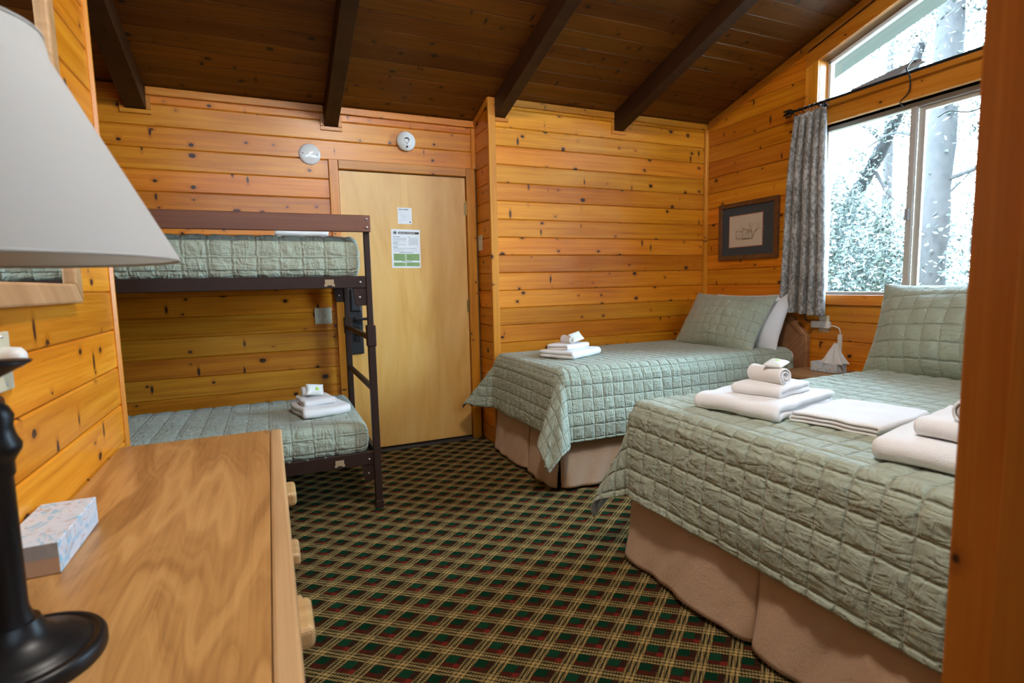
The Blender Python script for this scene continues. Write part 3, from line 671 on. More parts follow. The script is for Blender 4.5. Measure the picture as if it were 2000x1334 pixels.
tree('big tree with a thick straight trunk seen through the sliding pane', (8.0, 4.35, -0.5), [(8.0, 4.35, -0.6), (8.0, 4.33, 1.0), (8.0, 4.28, 3.2), (8.05, 4.25, 6.0), (8.1, 4.2, 9.0)], 0.19, 0.12,
     [([(8, 4.3, 2.9), (8.1, 4.9, 3.2), (8.2, 5.4, 3.1)], 0.03, 0.01), ([(8, 4.3, 2.4), (8.0, 3.6, 2.6), (8.1, 3.2, 2.9)], 0.03, 0.01), ([(8, 4.3, 3.6), (8.1, 3.5, 4.0), (8, 2.9, 4.2)], 0.035, 0.01)],
     [(8.6, 3.2, 2.9, 0.9), (8.3, 3.4, 1.6, 0.9), (8.4, 3.0, 3.9, 0.9), (8.2, 4.0, 4.6, 0.8), (8.8, 3.7, 2.2, 0.7), (8.2, 3.6, 0.9, 0.8), (8.4, 4.9, 3.4, 0.35), (8.5, 4.0, 3.3, 0.7), (8.6, 3.6, 5.2, 0.9), (8.5, 4.9, 5.4, 0.7)], 13000, LEAFS[2], 1)
tree('leaning oak with a diagonal bough crossing the wide pane', (9.2, 7.2, -0.5), [(9.3, 7.4, -0.6), (9.0, 6.6, 1.2), (8.7, 5.9, 2.4), (8.5, 5.25, 3.3), (8.4, 4.8, 4.4)], 0.17, 0.06,
     [([(8.8, 6.1, 2.1), (8.6, 6.4, 2.9), (8.5, 6.7, 3.6)], 0.05, 0.015), ([(8.55, 5.5, 2.9), (8.4, 5.2, 2.5), (8.3, 5.0, 2.3)], 0.035, 0.01), ([(8.5, 5.3, 3.2), (8.4, 5.7, 3.6), (8.4, 6.0, 3.7)], 0.03, 0.01)],
     [(8.3, 5.9, 1.7, 0.8), (8.2, 5.3, 1.5, 0.7), (8.0, 5.6, 2.5, 0.45), (8.2, 6.2, 2.2, 0.5), (8.3, 5.3, 3.4, 0.35), (8.0, 4.9, 1.3, 0.6), (8.5, 6.6, 1.2, 0.9), (8.2, 5.2, 0.8, 0.8), (8.6, 5.0, 4.6, 0.6), (8.4, 6.0, 3.7, 0.25), (8.3, 5.7, 1.1, 0.9), (8.4, 6.3, 1.6, 0.8), (8.3, 5.5, 3.0, 0.35), (8.5, 5.7, 4.9, 0.6), (8.1, 5.5, 2.2, 0.5), (8.2, 5.95, 2.8, 0.35), (8.1, 5.1, 2.0, 0.5), (8.3, 6.4, 2.6, 0.4)], 21000, LEAFS[0], 2)
tree('pale far tree filling the gaps behind the oak', (13.0, 8.0, -0.4), [(13, 8, -0.5), (13, 8.0, 3), (13, 8.1, 7)], 0.16, 0.06, [([(13, 8, 2.5), (12.8, 8.8, 3.2)], 0.05, 0.02)],
     [(13, 8.6, 1.6, 1.5), (12.8, 7.0, 1.2, 1.4), (13.2, 9.8, 1.2, 1.5), (13, 7.4, 5.6, 1.2), (13, 6.2, 2.0, 1.2), (13, 5.6, 6.2, 1.0), (13, 9.0, 2.9, 0.9), (13, 7.9, 2.2, 1.2)], 11000, LEAFS[1], 3, 0.09)
tree('slim tree standing beyond the big trunk', (12.0, 6.45, -0.4), [(12, 6.45, -0.5), (12.05, 6.42, 3), (12, 6.4, 7)], 0.10, 0.04, [([(12, 6.42, 2.6), (12, 5.7, 3.3)], 0.03, 0.01)],
     [(12, 4.9, 2.2, 1.0), (12.2, 4.5, 3.4, 0.9), (12, 5.0, 5.2, 1.1), (12, 4.3, 1.0, 1.1), (12, 6.1, 6.8, 0.9)], 5000, LEAFS[2], 4, 0.08)

# ------------------------------------------------------------------ cloth builders
def drape(name, parent, x0, x1, y0, y1, ztop, r, foot, front, back, gu, gv, seed, mat=QUILT, step=0.0065, flare=0.07, cone=0.42, amp=0.010, hem=0.0, puffh=0.0042, fold=0.018, hwave=0.0):
    """a bedspread over a bed whose foot is at x0 (-x), sides at y0 (-y) and y1 (+y), head at x1"""
    ri = r
    cx = np.arange(x0+ri-foot, x1, step); cy = np.arange(y0+ri-front, y1-ri+back, step)
    X, Y = np.meshgrid(cx, cy, indexing='ij')
    a = np.maximum(0, (x0+ri)-X); b = np.maximum(0, (y0+ri)-Y); c = np.maximum(0, Y-(y1-ri)); side = np.where(b > 0, b, c); sg = np.where(b > 0, -1.0, 1.0)
    d = np.hypot(a, side); phi = np.arctan2(side, a)
    q = r*PI/2; th = np.minimum(d, q)/r; h = np.maximum(0, d-q)
    cor = np.sin(2*phi)**2*(a > 0)*(side > 0)
    along = np.where(side > a, X, Y)
    fl = flare*(1+0.5*nz(along, along*0, seed+3, 9.0)) + cone*cor*(1+0.25*np.sin(6*phi))
    fl = np.clip(fl, 0.0, 0.75)
    out = r*np.sin(th)+h*fl; drop = r*(1-np.cos(th))+h*np.sqrt(1-fl**2)
    out = out+fold*nz(along, along*0, seed+1, 14.0)*np.minimum(1, h/0.2)*(1-cor)
    out = np.where(h > 0, np.maximum(out, r+0.010+0.03*np.minimum(1, h/0.25)), out)
    PX = np.where(a > 0, (x0+ri)-np.cos(phi)*out, X); PY = np.where(side > 0, np.where(sg < 0, y0+ri, y1-ri)+sg*np.sin(phi)*out, Y)
    PZ = ztop-drop
    P = np.stack([PX, PY, PZ], -1)
    P[..., 2] += 0.004*nz(X, Y, seed, 5.0)*(d == 0) + hwave*nz(X, Y, seed+9, 2.5)*(d == 0)
    N = normals(P); N = np.where((N[..., 2:3] < -0.2), -N, N)
    wr = nz(X, Y, seed+20, 22.0)*0.35+nz(X, Y, seed+30, 48.0)*0.25
    u = X-x0+0.006*nz(X, Y, seed+40, 3); v = Y-y0+0.006*nz(X, Y, seed+41, 3)
    pf = puff(u, v, gu, gv)
    P = P+N*(puffh*(pf-1)+puffh*0.45*wr*pf+0.0015)[..., None]
    return grid_obj(name, P, mat, parent, solid=0.011, uv=np.stack([u/gu, v/gv], -1))

def rounded_box(name, parent, x0, x1, y0, y1, z0, z1, r, mat, gu=0, gv=0, puffh=0.0, seed=0, step=0.0075, wr=0.3, bulge=0.0, sag=0.0):
    """soft box: loop round the (y,z) section, swept along x with rounded ends; gu/gv give a stitched grid"""
    # section perimeter
    def section(rr):
        pts = []
        cs = [(y0+rr, z0+rr, PI, 1.5*PI), (y1-rr, z0+rr, 1.5*PI, 2*PI), (y1-rr, z1-rr, 0, PI/2), (y0+rr, z1-rr, PI/2, PI)]
        return cs
    cs = section(r); per = []; 
    for i, (cy, cz, a0, a1) in enumerate(cs):
        for t in np.linspace(a0, a1, 9): per.append((cy+r*math.cos(t), cz+r*math.sin(t)))
        ny, nz_, b0, _ = cs[(i+1) % 4]; e0 = np.array(per[-1]); e1 = np.array((ny+r*math.cos(b0), nz_+r*math.sin(b0)))
        L = np.linalg.norm(e1-e0); k = max(2, int(L/step))
        for t in np.linspace(0, 1, k+1)[1:-1]: per.append(tuple(e0+(e1-e0)*t))
    per.append(per[0]); per = np.array(per)
    arc = np.concatenate([[0], np.cumsum(np.linalg.norm(np.diff(per, axis=0), axis=1))])
    xs = np.arange(x0+r, x1-r, step); ang = np.linspace(0, PI/2, 9)
    xv = np.concatenate([x0+r-r*np.cos(ang[:-1]), xs, x1-r+r*np.sin(ang)]); ins = np.concatenate([r-r*np.sin(ang[:-1]), xs*0, r-r*np.cos(ang)])
    # end caps: shrink to the centre line
    kc = 10; 
    xv = np.concatenate([[x0]*kc, xv, [x1]*kc]); ins = np.concatenate([np.linspace((min(y1-y0, z1-z0))/2*0.98, r, kc, endpoint=False), ins, np.linspace(r, (min(y1-y0, z1-z0))/2*0.98, kc+1)[1:]])
    yc, zc_ = (y0+y1)/2, (z0+z1)/2; hy, hz = (y1-y0)/2, (z1-z0)/2
    PY = yc+(per[None, :, 0]-yc)*((hy-ins)/hy)[:, None]; PZ = zc_+(per[None, :, 1]-zc_)*((hz-ins)/hz)[:, None]
    PX = np.repeat(xv[:, None], per.shape[0], 1)
    P = np.stack([PX, PY, PZ], -1); A = np.repeat(arc[None], len(xv), 0)
    N = normals(P); cen = P-np.array([ (x0+x1)/2, yc, zc_]); 
    flip = np.sign((N*cen).sum(-1, keepdims=True)); flip[flip == 0] = 1; N = N*flip
    h = np.zeros(A.shape)
    UVq = None
    if puffh:
        xarc = PX-x0+np.where(PX > x1-r, ins[:, None], 0)
        UVq = np.stack([xarc/gu, A/gv], -1); pf = puff(xarc, A, gu, gv); h = puffh*(pf-1)+puffh*wr*(nz(PX*1.0, A, seed, 30)*0.6+nz(PX, A, seed+1, 70)*0.4)*pf
    if bulge: h = h+bulge*np.sin(PI*np.clip((PZ-z0)/(z1-z0), 0, 1))
    P = P+N*h[..., None]
    if sag: P[..., 2] += sag*nz(PX, PY, seed+7, 3.0)
    return grid_obj(name, P, mat, parent, uv=UVq)

def pillow(name, parent, M, Wd, Hd, Th, mat, gu=0, gv=0, ph=0.0, seed=0, slump=0.0):
    n, m = 120, 84; u = np.linspace(-1, 1, n); v = np.linspace(-1, 1, m); U, V = np.meshgrid(u, v, indexing='ij')
    e = lambda t: np.maximum(0, 1-np.abs(t)**2.2)
    f = (e(U)*e(V))**0.62
    X = Wd/2*U*(1-0.07*(1-V**2)); Y = Hd/2*V*(1-0.10*(1-U**2))
    Y = Y+slump*U*Hd*0.1
    out = []
    for s in (1, -1):
        D = s*(Th/2*f+0.004)
        if ph:
            D = D+s*ph*(puff(X, Y, gu, gv)-1)*np.minimum(1, f*2.5)+s*0.004*nz(X, Y, seed, 25)*np.minimum(1, f*2)
        else: D = D+s*0.006*nz(X, Y, seed, 22)*np.minimum(1, f*2)
        out.append(np.stack([X, Y, D], -1))
    P = np.concatenate([out[0], out[1][::-1]], 0)     # wraps round the edge
    Q = np.concatenate([P, P[:1]], 0).reshape(-1, 3) @ np.array(M.to_3x3()).T + np.array(M.translation)
    # close the two long edges by sharing the rim: rim thickness is only 8 mm
    uv = None
    if ph: C_ = np.stack([X/gu, Y/gv], -1); uv = np.concatenate([C_, C_[::-1], C_[:1]], 0)
    o = grid_obj(name, Q.reshape(P.shape[0]+1, m, 3), mat, parent, uv=uv)
    md = o.modifiers.new('weld', 'WELD'); md.merge_threshold = 0.0085
    return o

def strip_profile(path, t):
    """thick strip around a 2-D centre line -> closed polygon"""
    P = np.array(path); T = np.gradient(P, axis=0); T /= np.linalg.norm(T, axis=1, keepdims=True); N = np.stack([-T[:, 1], T[:, 0]], 1)
    return P+N*t/2, P-N*t/2
def cloth_roll(name, parent, path, t, Wd, seed, local=True, mat=TERRY, ny=30, taper=0.55, rag=0.005):
    """a folded or rolled towel: centre line `path` in (x,z), thickness t, width Wd along y"""
    up_, lo_ = strip_profile(path, t)
    # rounded sheet ends
    ring = np.concatenate([up_, lo_[::-1]], 0); cl = np.concatenate([np.array(path), np.array(path)[::-1]], 0)
    ys = Wd/2*np.sin(np.linspace(-PI/2, PI/2, ny)); P = []
    for j, y in enumerate(ys):
        e = 1-abs(y)/(Wd/2); k = (1-taper)+taper*math.sin(PI/2*min(1, e/0.09))
        R = cl+(ring-cl)*k
        yy = y+rag*nz(cl[:, 0], cl[:, 1], seed, 40)*(abs(y)/(Wd/2))**4
        zz = R[:, 1]+0.0025*nz(R[:, 0], np.full(len(R), y), seed+1, 28); xx = R[:, 0]+0.0025*nz(np.full(len(R), y), R[:, 1], seed+2, 30)
        P.append(np.stack([xx, yy, zz], -1))
    P = np.array(P); P = np.transpose(P, (1, 0, 2)); P = np.concatenate([P, P[:1]], 0)
    o = grid_obj(name, P, mat, parent, off=np.zeros(3))
    # end faces
    me = o.data; bm = bmesh.new(); bm.from_mesh(me); bmesh.ops.remove_doubles(bm, verts=bm.verts, dist=1e-6)
    bm.verts.ensure_lookup_table()
    nn = len(path)
    def col(j): return None
    be = [e for e in bm.edges if e.is_boundary]
    loops = bmesh.ops.contextual_create if False else None
    r = bmesh.ops.holes_fill(bm, edges=be, sides=0)
    bmesh.ops.triangulate(bm, faces=[f for f in bm.faces if len(f.verts) > 4])
    bmesh.ops.recalc_face_normals(bm, faces=bm.faces); bm.to_mesh(me); bm.free()
    me.polygons.foreach_set('use_smooth', [True]*len(me.polygons))
    return o
def zig(L, n, t, gap=1.0):
    """zig-zag fold of n layers, resting on z=0"""
    path = []; s = t*gap; r = s/2; x0, x1 = -L/2+r, L/2-r
    for i in range(n):
        a, b = (x0, x1) if i % 2 == 0 else (x1, x0); z = t/2+i*s
        a2 = a if i > 0 else a; 
        for k in np.linspace(0, 1, 16 if i in (0, n-1) else 12): path.append((a+(b-a)*k, z-0.0))
        if i < n-1:
            for th in np.linspace(-PI/2, PI/2, 8)[1:-1]:
                path.append((b+(1 if i % 2 == 0 else -1)*r*math.cos(th), z+r+r*math.sin(th)))
    return path
def spiral(r0, r1, turns, n=60):
    out = []
    for k in range(n):
        f = k/(n-1); th = -PI/2-2*PI*turns*(1-f); r = r0+(r1-r0)*f; out.append((r*math.cos(th), r*math.sin(th)+r1))
    return out
def place(o, loc, rz):
    o.location = loc; o.rotation_euler = (0, 0, rz); return o
def folded(name, label, cat, group, loc, rz, L, Wd, n, t, seed, gap=0.96):
    o = cloth_roll(name, None, zig(L, n, t, gap), t, Wd, seed); place(o, loc, rz); return tag(o, label, cat, group)
def rolled(label, group, loc, rz, R, Wd, seed):
    o = cloth_roll('washcloth', None, spiral(0.008, R, 2.3), 0.0085, Wd, seed, rag=0.003); place(o, loc, rz); return tag(o, label, 'washcloth', group)
def packet(label, group, loc, rot, leaf=True):
    t = thing('soap_packet', label, 'soap packet', loc, group=group); t.rotation_euler = rot; t.scale = (1.3, 1.3, 1.3)
    n = 14; u = np.linspace(-1, 1, n); U, V = np.meshgrid(u, u, indexing='ij'); f = np.sqrt(np.maximum(0, (1-U**4)*(1-np.abs(V)**3)))
    out = [np.stack([0.036*U*(1+0.06*V**2), 0.027*V, s*(0.008*f+0.0008)], -1) for s in (1, -1)]
    P = np.concatenate([out[0], out[1][::-1]], 0); P = np.concatenate([P, P[:1]], 0)
    grid_obj('wrapper', P, SAT, t, off=np.zeros(3))
    if leaf:
        MB().lathe([(0.0001, 0.0), (0.009, 0.0004), (0.0085, 0.0014), (0.0001, 0.0018)], (0.008, 0.0, 0.0075), n=14).build('green_mark', LIME, t, local=True)
    return t

# ------------------------------------------------------------------ bed in the corner
def bedskirt(name, parent, x0, x1, y0, y1, ztop, seams, seed, sides=('foot', 'front'), zb=0.025):
    """skirt panels; each panel between two seams is its own mesh"""
    def panel(p0, p1, nrm):
        p0, p1, nrm = np.array(p0), np.array(p1), np.array(nrm); L = np.linalg.norm(p1-p0); n = max(8, int(L/0.012)); m = 26
        s = np.linspace(0, 1, n); h = np.linspace(0, 1, m); Sg, Hh = np.meshgrid(s, h, indexing='ij')
        base = p0[None, None, :]+(p1-p0)[None, None, :]*Sg[..., None]
        hb = np.maximum(0, Hh-0.15)/0.85; out = 0.022*Hh+0.030*hb**1.5+(0.014*nz(Sg*L, Hh*0, seed, 11)+0.007*nz(Sg*L+0.2*Hh, Hh*0, seed+4, 34))*hb+0.010*np.sin(PI*Sg)*hb
        e = np.minimum(Sg, 1-Sg)*L; out = out-0.03*np.exp(-e/0.02)*Hh
        P = np.concatenate([base+nrm[None, None, :]*out[..., None], (ztop+(zb-ztop)*Hh+0.012*Hh*(nz(Sg*L, Hh*0, seed+8, 8)))[..., None]], -1)
        P[..., 2] = np.maximum(P[..., 2], 0.006)
        grid_obj('skirt_panel', P, SKIRT, parent, solid=0.004)
    fs = [y1]+[y for y in seams]+[y0]
    for a, b in zip(fs[:-1], fs[1:]): panel((x0, a-0.002), (x0, b+0.002), (-1, 0))
    xs = [x0, (x0+x1)/2, x1]
    for a, b in zip(xs[:-1], xs[1:]): panel((a+0.002, y0), (b-0.002, y0), (0, -1))

B1 = dict(x0=1.49, x1=3.405, y0=2.70, y1=3.695, z=0.722)
bed1 = thing('bed', 'single bed in the corner under a sage green quilt with tan skirt', 'bed', (2.46, 3.2, 0), group='beds with sage quilts')
rounded_box('mattress', bed1, B1['x0']+0.02, 3.475, B1['y0']+0.02, B1['y1']-0.01, 0.42, B1['z']-0.014, 0.05, SHEET, seed=3)
MB().box(B1['x0']+0.04, 3.46, B1['y0']+0.05, B1['y1']-0.01, 0.16, 0.42).build('box_spring', SKIRT, bed1, bevel=0.02)
for xx in (1.62, 3.35):
    for yy in (2.82, 3.6): MB().box(xx-0.025, xx+0.025, yy-0.025, yy+0.025, 0.0, 0.16).build('leg', BRONZE, bed1)
q1 = drape('quilt', bed1, B1['x0'], B1['x1'], B1['y0'], B1['y1'], B1['z'], 0.06, 0.43, 0.46, 0.34, 0.074, 0.078, 11, flare=0.10, cone=0.60, fold=0.013)
bedskirt('skirt', bed1, B1['x0']+0.020, 3.44, B1['y0']+0.035, B1['y1']-0.01, 0.42, [3.12], 21)
def headboard(parent, yc, half, ztop, knee=0.14):
    x0, x1 = 3.505, 3.548
    def shape(i): return [(yc-half+i, 0.12+i), (yc-half+i, ztop-knee-0.0*i), (yc-half+knee+i*0.4, ztop-i), (yc+half-knee-i*0.4, ztop-i), (yc+half-i, ztop-knee), (yc+half-i, 0.12+i)]
    hb = MB().prism(shape(0.045), 'x', x0+0.012, x1-0.006).build('headboard', HEADW, parent, origin=(x1, yc, 0.6))
    a, b = shape(0.0), shape(0.045)
    for i in range(5):
        MB().prism([a[i], a[i+1], b[i+1], b[i]], 'x', x0, x1).build('headboard_rail', HEADW, hb, bevel=0.004, seg=1)
    for s in (-1, 1): MB().box(x0+0.005, x1-0.004, yc+s*(half-0.05)-0.03, yc+s*(half-0.05)+0.03, 0, 0.13).build('headboard_leg', HEADW, hb)
headboard(bed1, 3.185, 0.515, 0.945)
def lean(loc, tilt, yaw=0.0, roll=0.0):
    """pillow frame: width along -y, height up, face towards -x; tilt leans it back towards +x"""
    Mx = Matrix(((0, 0, -1), (-1, 0, 0), (0, 1, 0))).to_4x4()
    return Matrix.Translation(loc) @ Matrix.Rotation(yaw, 4, 'Z') @ Matrix.Rotation(tilt, 4, 'Y') @ Mx @ Matrix.Rotation(roll, 4, 'Z')
p = thing('pillow', 'white pillow propped behind the green sham on the corner bed', 'pillow', (3.40, 3.06, 0.72))
pillow('pillowcase', p, lean((3.36, 3.10, 0.900), 0.42, 0.0, 0.02), 0.74, 0.46, 0.20, SHEET, seed=5)
p = thing('pillow_sham', 'sage quilted pillow sham leaning on the corner bed headboard', 'pillow', (3.25, 3.13, 0.72), group='sage quilted pillow shams')
pillow('quilted_cover', p, lean((3.185, 3.15, 0.900), 0.56, 0.08, -0.035), 0.75, 0.49, 0.24, QUILT, 0.075, 0.075, 0.006, seed=8)

# ------------------------------------------------------------------ bed in front
B2 = dict(x0=1.415, x1=3.47, y0=0.50, y1=1.945, z=0.705)
bed2 = thing('bed', 'wide bed beneath the window with three sets of white towels on its quilt', 'bed', (2.45, 1.2, 0), group='beds with sage quilts')
rounded_box('mattress', bed2, B2['x0']+0.02, 3.475, B2['y0']+0.02, B2['y1']-0.02, 0.40, B2['z']-0.014, 0.05, SHEET, seed=4)
MB().box(B2['x0']+0.04, 3.46, B2['y0']+0.05, B2['y1']-0.05, 0.16, 0.40).build('box_spring', SKIRT, bed2, bevel=0.02)
for xx in (1.55, 3.35):
    for yy in (0.62, 1.82): MB().box(xx-0.025, xx+0.025, yy-0.025, yy+0.025, 0.0, 0.16).build('leg', BRONZE, bed2)
q2 = drape('quilt', bed2, B2['x0'], B2['x1'], B2['y0'], B2['y1'], B2['z'], 0.055, 0.445, 0.42, 0.44, 0.090, 0.086, 31, flare=0.13, cone=0.26, fold=0.012, puffh=0.0055)
bedskirt('skirt', bed2, B2['x0']+0.012, 3.44, B2['y0']+0.03, B2['y1']-0.03, 0.40, [1.22], 41)
headboard(bed2, 1.2, 0.66, 0.93)
p = thing('pillow_sham', 'large sage quilted pillow sham under the window on the wide bed', 'pillow', (3.25, 1.6, 0.70), group='sage quilted pillow shams')
pillow('quilted_cover', p, lean((3.18, 1.57, 0.925), 0.36, -0.04, 0.03), 0.88, 0.56, 0.30, QUILT, 0.088, 0.088, 0.007, seed=18)

# ------------------------------------------------------------------ towels
BT, HT, WC = 'folded white bath towels', 'folded white hand towels', 'rolled white washcloths'
SP = 'wrapped soap packets'
# corner bed
H_ = PI/2
folded('bath_towel', 'white bath towel lowest in the stack on the corner bed', 'towel', BT, (1.885, 3.25, 0.722), 0.47+3*H_, 0.28, 0.36, 2, 0.026, 1)
folded('hand_towel', 'white hand towel in the middle of the stack on the corner bed', 'towel', HT, (1.88, 3.27, 0.772), 0.47+3*H_, 0.18, 0.27, 2, 0.018, 2)
rolled('rolled white washcloth on top of the corner bed stack', WC, (1.885, 3.275, 0.806), 0.1, 0.027, 0.11, 3)
packet('small soap packet leaning on the washcloth of the corner bed', SP, (1.925, 3.225, 0.852), (0.85, -0.2, 0.2), leaf=False)
# wide bed, three sets
folded('bath_towel', 'white bath towel lowest in the stack near the wide bed corner', 'towel', BT, (1.83, 1.575, 0.704), 0.22+PI, 0.46, 0.35, 2, 0.031, 4)
folded('hand_towel', 'white hand towel in the middle of the stack near the wide bed corner', 'towel', HT, (1.85, 1.56, 0.763), 0.25+PI, 0.25, 0.20, 2, 0.022, 5)
rolled('rolled white washcloth with a packet near the wide bed corner', WC, (1.83, 1.555, 0.804), -0.05, 0.034, 0.17, 6)
packet('soap packet with a green mark resting on the rolled cloth of the wide bed', SP, (1.845, 1.535, 0.882), (0.10, -0.12, 0.35))
folded('bath_mat', 'folded white bath mat lying flat between the two towel stacks', 'bath mat', 'folded white bath mats', (1.905, 1.235, 0.704), 0.16+H_, 0.29, 0.37, 3, 0.014, 7)
folded('bath_towel', 'white bath towel partly hidden by the wooden post', 'towel', BT, (1.80, 0.84, 0.704), 0.2+PI, 0.46, 0.33, 2, 0.034, 8)
folded('hand_towel', 'white hand towel partly hidden by the wooden post', 'towel', HT, (1.79, 0.83, 0.770), 0.2+PI, 0.28, 0.20, 2, 0.026, 9)
rolled('rolled white washcloth partly hidden by the wooden post', WC, (1.74, 0.815, 0.822), -1.3, 0.034, 0.14, 10)
# lower bunk
ZL = 0.492
folded('bath_towel', 'white bath towel lowest in the stack on the lower bunk', 'towel', BT, (0.235, 3.37, ZL), 0.22+3*H_, 0.30, 0.27, 2, 0.028, 11)
folded('hand_towel', 'white hand towel in the middle of the stack on the lower bunk', 'towel', HT, (0.215, 3.39, ZL+0.053), 0.22+3*H_, 0.20, 0.18, 2, 0.021, 12)
rolled('rolled white washcloth on top of the lower bunk stack', WC, (0.20, 3.42, ZL+0.094), 1.75, 0.028, 0.12, 13)
packet('soap packet with a green mark on the lower bunk towels', SP, (0.215, 3.375, ZL+0.135), (0.95, 0.15, 0.15))
# upper bunk, only its edges show over the rail
folded('bath_towel', 'white bath towel on the upper bunk glimpsed behind the rail', 'towel', BT, (0.20, 3.45, 1.503), 1.55, 0.34, 0.28, 4, 0.016, 14)
folded('hand_towel', 'white hand towel on the upper bunk poking above the rail', 'towel', HT, (0.21, 3.5, 1.566), 1.55, 0.22, 0.16, 3, 0.014, 15)

# ------------------------------------------------------------------ bunk bed
bunk = thing('bunk_bed', 'dark brown metal bunk bed with a red-brown guard rail', 'bunk bed', (-0.48, 3.45, 0))
BX0, BX1, BY0, BY1 = -1.47, 0.492, 2.978, 3.93
for bx in (BX0, BX1):
    for by in (BY0, BY1):
        ht = 1.60 if by == BY0 else 1.30
        pst = MB().box(bx-0.019, bx+0.019, by-0.019, by+0.019, 0.0, 0.96).build('post', BRONZE, bunk, bevel=0.003, seg=1)
        MB().box(bx-0.015, bx+0.015, by-0.015, by+0.015, 0.96, ht).build('upper_post', BRONZE, pst, bevel=0.003, seg=1)
        MB().box(bx-0.022, bx+0.022, by-0.022, by+0.022, 0.0, 0.045).build('foot_cap', BRONZE, pst, bevel=0.003, seg=1)
        sl_ = MB().box(bx-0.024, bx+0.024, by-0.024, by+0.024, 0.905, 1.02).build('sleeve', BRONZE, pst, bevel=0.004, seg=1)
    for zr in (0.95, 0.67):
        MB().box(bx-0.012, bx+0.012, BY0, BY1, zr-0.014, zr+0.014).build('end_rung', BRONZE, bunk, bevel=0.002, seg=1)
for zr, zt in ((1.222, 1.284), (0.255, 0.325)):
    for by in (BY0, BY1):
        sr = MB().box(BX0+0.019, BX1-0.015, by-0.012, by+0.012, zr, zt).box(BX0+0.019, BX1-0.015, by-0.012 if by > 3.5 else by, by+0.012 if by < 3.5 else by, zr, zr+0.006).build('side_rail', BRONZE, bunk, bevel=0.002, seg=1)
        if by == BY0:
            # worn decal, bolts and clips
            for dx in (-0.20,): MB().box(BX1+dx-0.022, BX1+dx+0.022, by-0.0135, by-0.012, zr+0.016, zr+0.046).box(BX1+dx-0.026, BX1+dx-0.012, by-0.0138, by-0.012, zr+0.010, zr+0.022).box(BX1+dx+0.012, BX1+dx+0.026, by-0.0138, by-0.012, zr+0.010, zr+0.022).build('decal', TANP, sr)
            for bx, bz in ((BX1-0.045, zr+0.03),): MB().lathe([(0.006, 0), (0.006, -0.004), (0.003, -0.006), (0.0001, -0.006)], (bx, by-0.012, bz), axis='y', n=10).build('bolt', STEEL, sr)
            if zr < 1:
                for k in range(9): MB().box(BX1-0.27-0.09*k-0.006, BX1-0.27-0.09*k+0.006, by-0.014, by+0.004, zt-0.002, zt+0.004).build('spring_clip', STEEL, sr)
    for bx in (BX0, BX1):
        MB().box(bx-0.012, bx+0.012, BY0, BY1, zr+0.01, zt).build('end_rail', BRONZE, bunk, bevel=0.002, seg=1)
    MB().box(BX0+0.02, BX1-0.02, BY0+0.012, BY1-0.012, zr+0.03, zr+0.04).build('deck', BRONZE, bunk)
    for bx, s in ((BX0, 1), (BX1, -1)):
        for by in (BY0, BY1):
            g = MB().prism([(bx, zr), (bx+s*0.085, zr), (bx+s*0.072, zr-0.085), (bx+s*0.066, zr-0.095), (bx, zr-0.095)], 'y', by-0.006, by+0.006).build('gusset', BRONZE, bunk, bevel=0.002, seg=1)
            MB().lathe([(0.006, 0), (0.006, -0.004), (0.003, -0.006), (0.0001, -0.006)], (bx+s*0.05, by-0.006, zr-0.05), axis='y', n=10).build('bolt', STEEL, g)
gr = MB().box(BX0-0.02, BX1+0.018, BY0-0.042, BY0-0.0165, 1.512, 1.598).build('guard_rail', REDRAIL, bunk, bevel=0.003, seg=1, origin=((BX0+BX1)/2, BY0-0.03, 1.55))
for bz in (1.535, 1.578): MB().lathe([(0.006, 0), (0.006, -0.003), (0.003, -0.005), (0.0001, -0.005)], (BX1-0.002, BY0-0.042, bz), axis='y', n=10).build('bolt', STEEL, gr)
for nm, za, zb, lab, sd in (('upper', 1.268, 1.498, 'thick mattress in a sage quilt on the upper bunk', 51), ('lower', 0.30, 0.492, 'mattress in a sage quilt on the lower bunk', 61)):
    t = thing('bunk_mattress', lab, 'mattress', (-0.5, 3.45, za), group='bunk mattresses in sage quilts')
    rounded_box('quilted_cover', t, BX0+0.04, BX1-0.035, BY0+0.018, BY1-0.03, za, zb, 0.055, QUILT, 0.107, 0.088, 0.0065, sd, bulge=0.010)

# ------------------------------------------------------------------ dresser
DT = 0.70; DY0, DY1, DX = 0.42, 2.185, 0.012
dr = thing('dresser', 'oak laminate dresser with wooden drawer pulls along the mirror wall', 'dresser', (-0.24, 1.3, 0))
MB().box(XC+0.002, DX-0.041, DY0, DY1, DT-0.028, DT).build('top_panel', OAKL, dr, bevel=0.001, seg=1, origin=(-0.24, 1.3, DT))
ED = knotty('dresser_edging', c4(0.60, 0.39, 0.195), c4(0.50, 0.31, 0.14), c4(0.40, 0.235, 0.10), c4(0.3, 0.16, 0.06), knots=0.0, rough=0.38, tone=0.1)
def ybar(nm, mat, parent, x0, x1, y0, y1, z0, z1, bev):
    """a bar whose grain runs along world y"""
    L = y1-y0; o = MB().box(-L/2, L/2, -(x1-x0)/2, (x1-x0)/2, -(z1-z0)/2, (z1-z0)/2).build(nm, mat, None, bevel=bev)
    o.parent = parent; o.rotation_euler = (0, 0, PI/2); o.location = Vector(((x0+x1)/2, (y0+y1)/2, (z0+z1)/2))-parent.location; return o
ybar('top_edging', ED, dr, DX-0.040, DX, DY0, DY1, DT-0.032, DT+0.0006, 0.007)
MB().box(XC+0.004, DX-0.026, DY0+0.012, DY1-0.012, 0.06, DT-0.029).build('carcass', OAKL, dr, bevel=0.002, seg=1, origin=(-0.24, 1.3, 0.4))
MB().box(XC+0.02, DX-0.06, DY0+0.03, DY1-0.03, 0.0, 0.06).build('plinth', OAKL, dr)
ym_ = (DY0+DY1)/2
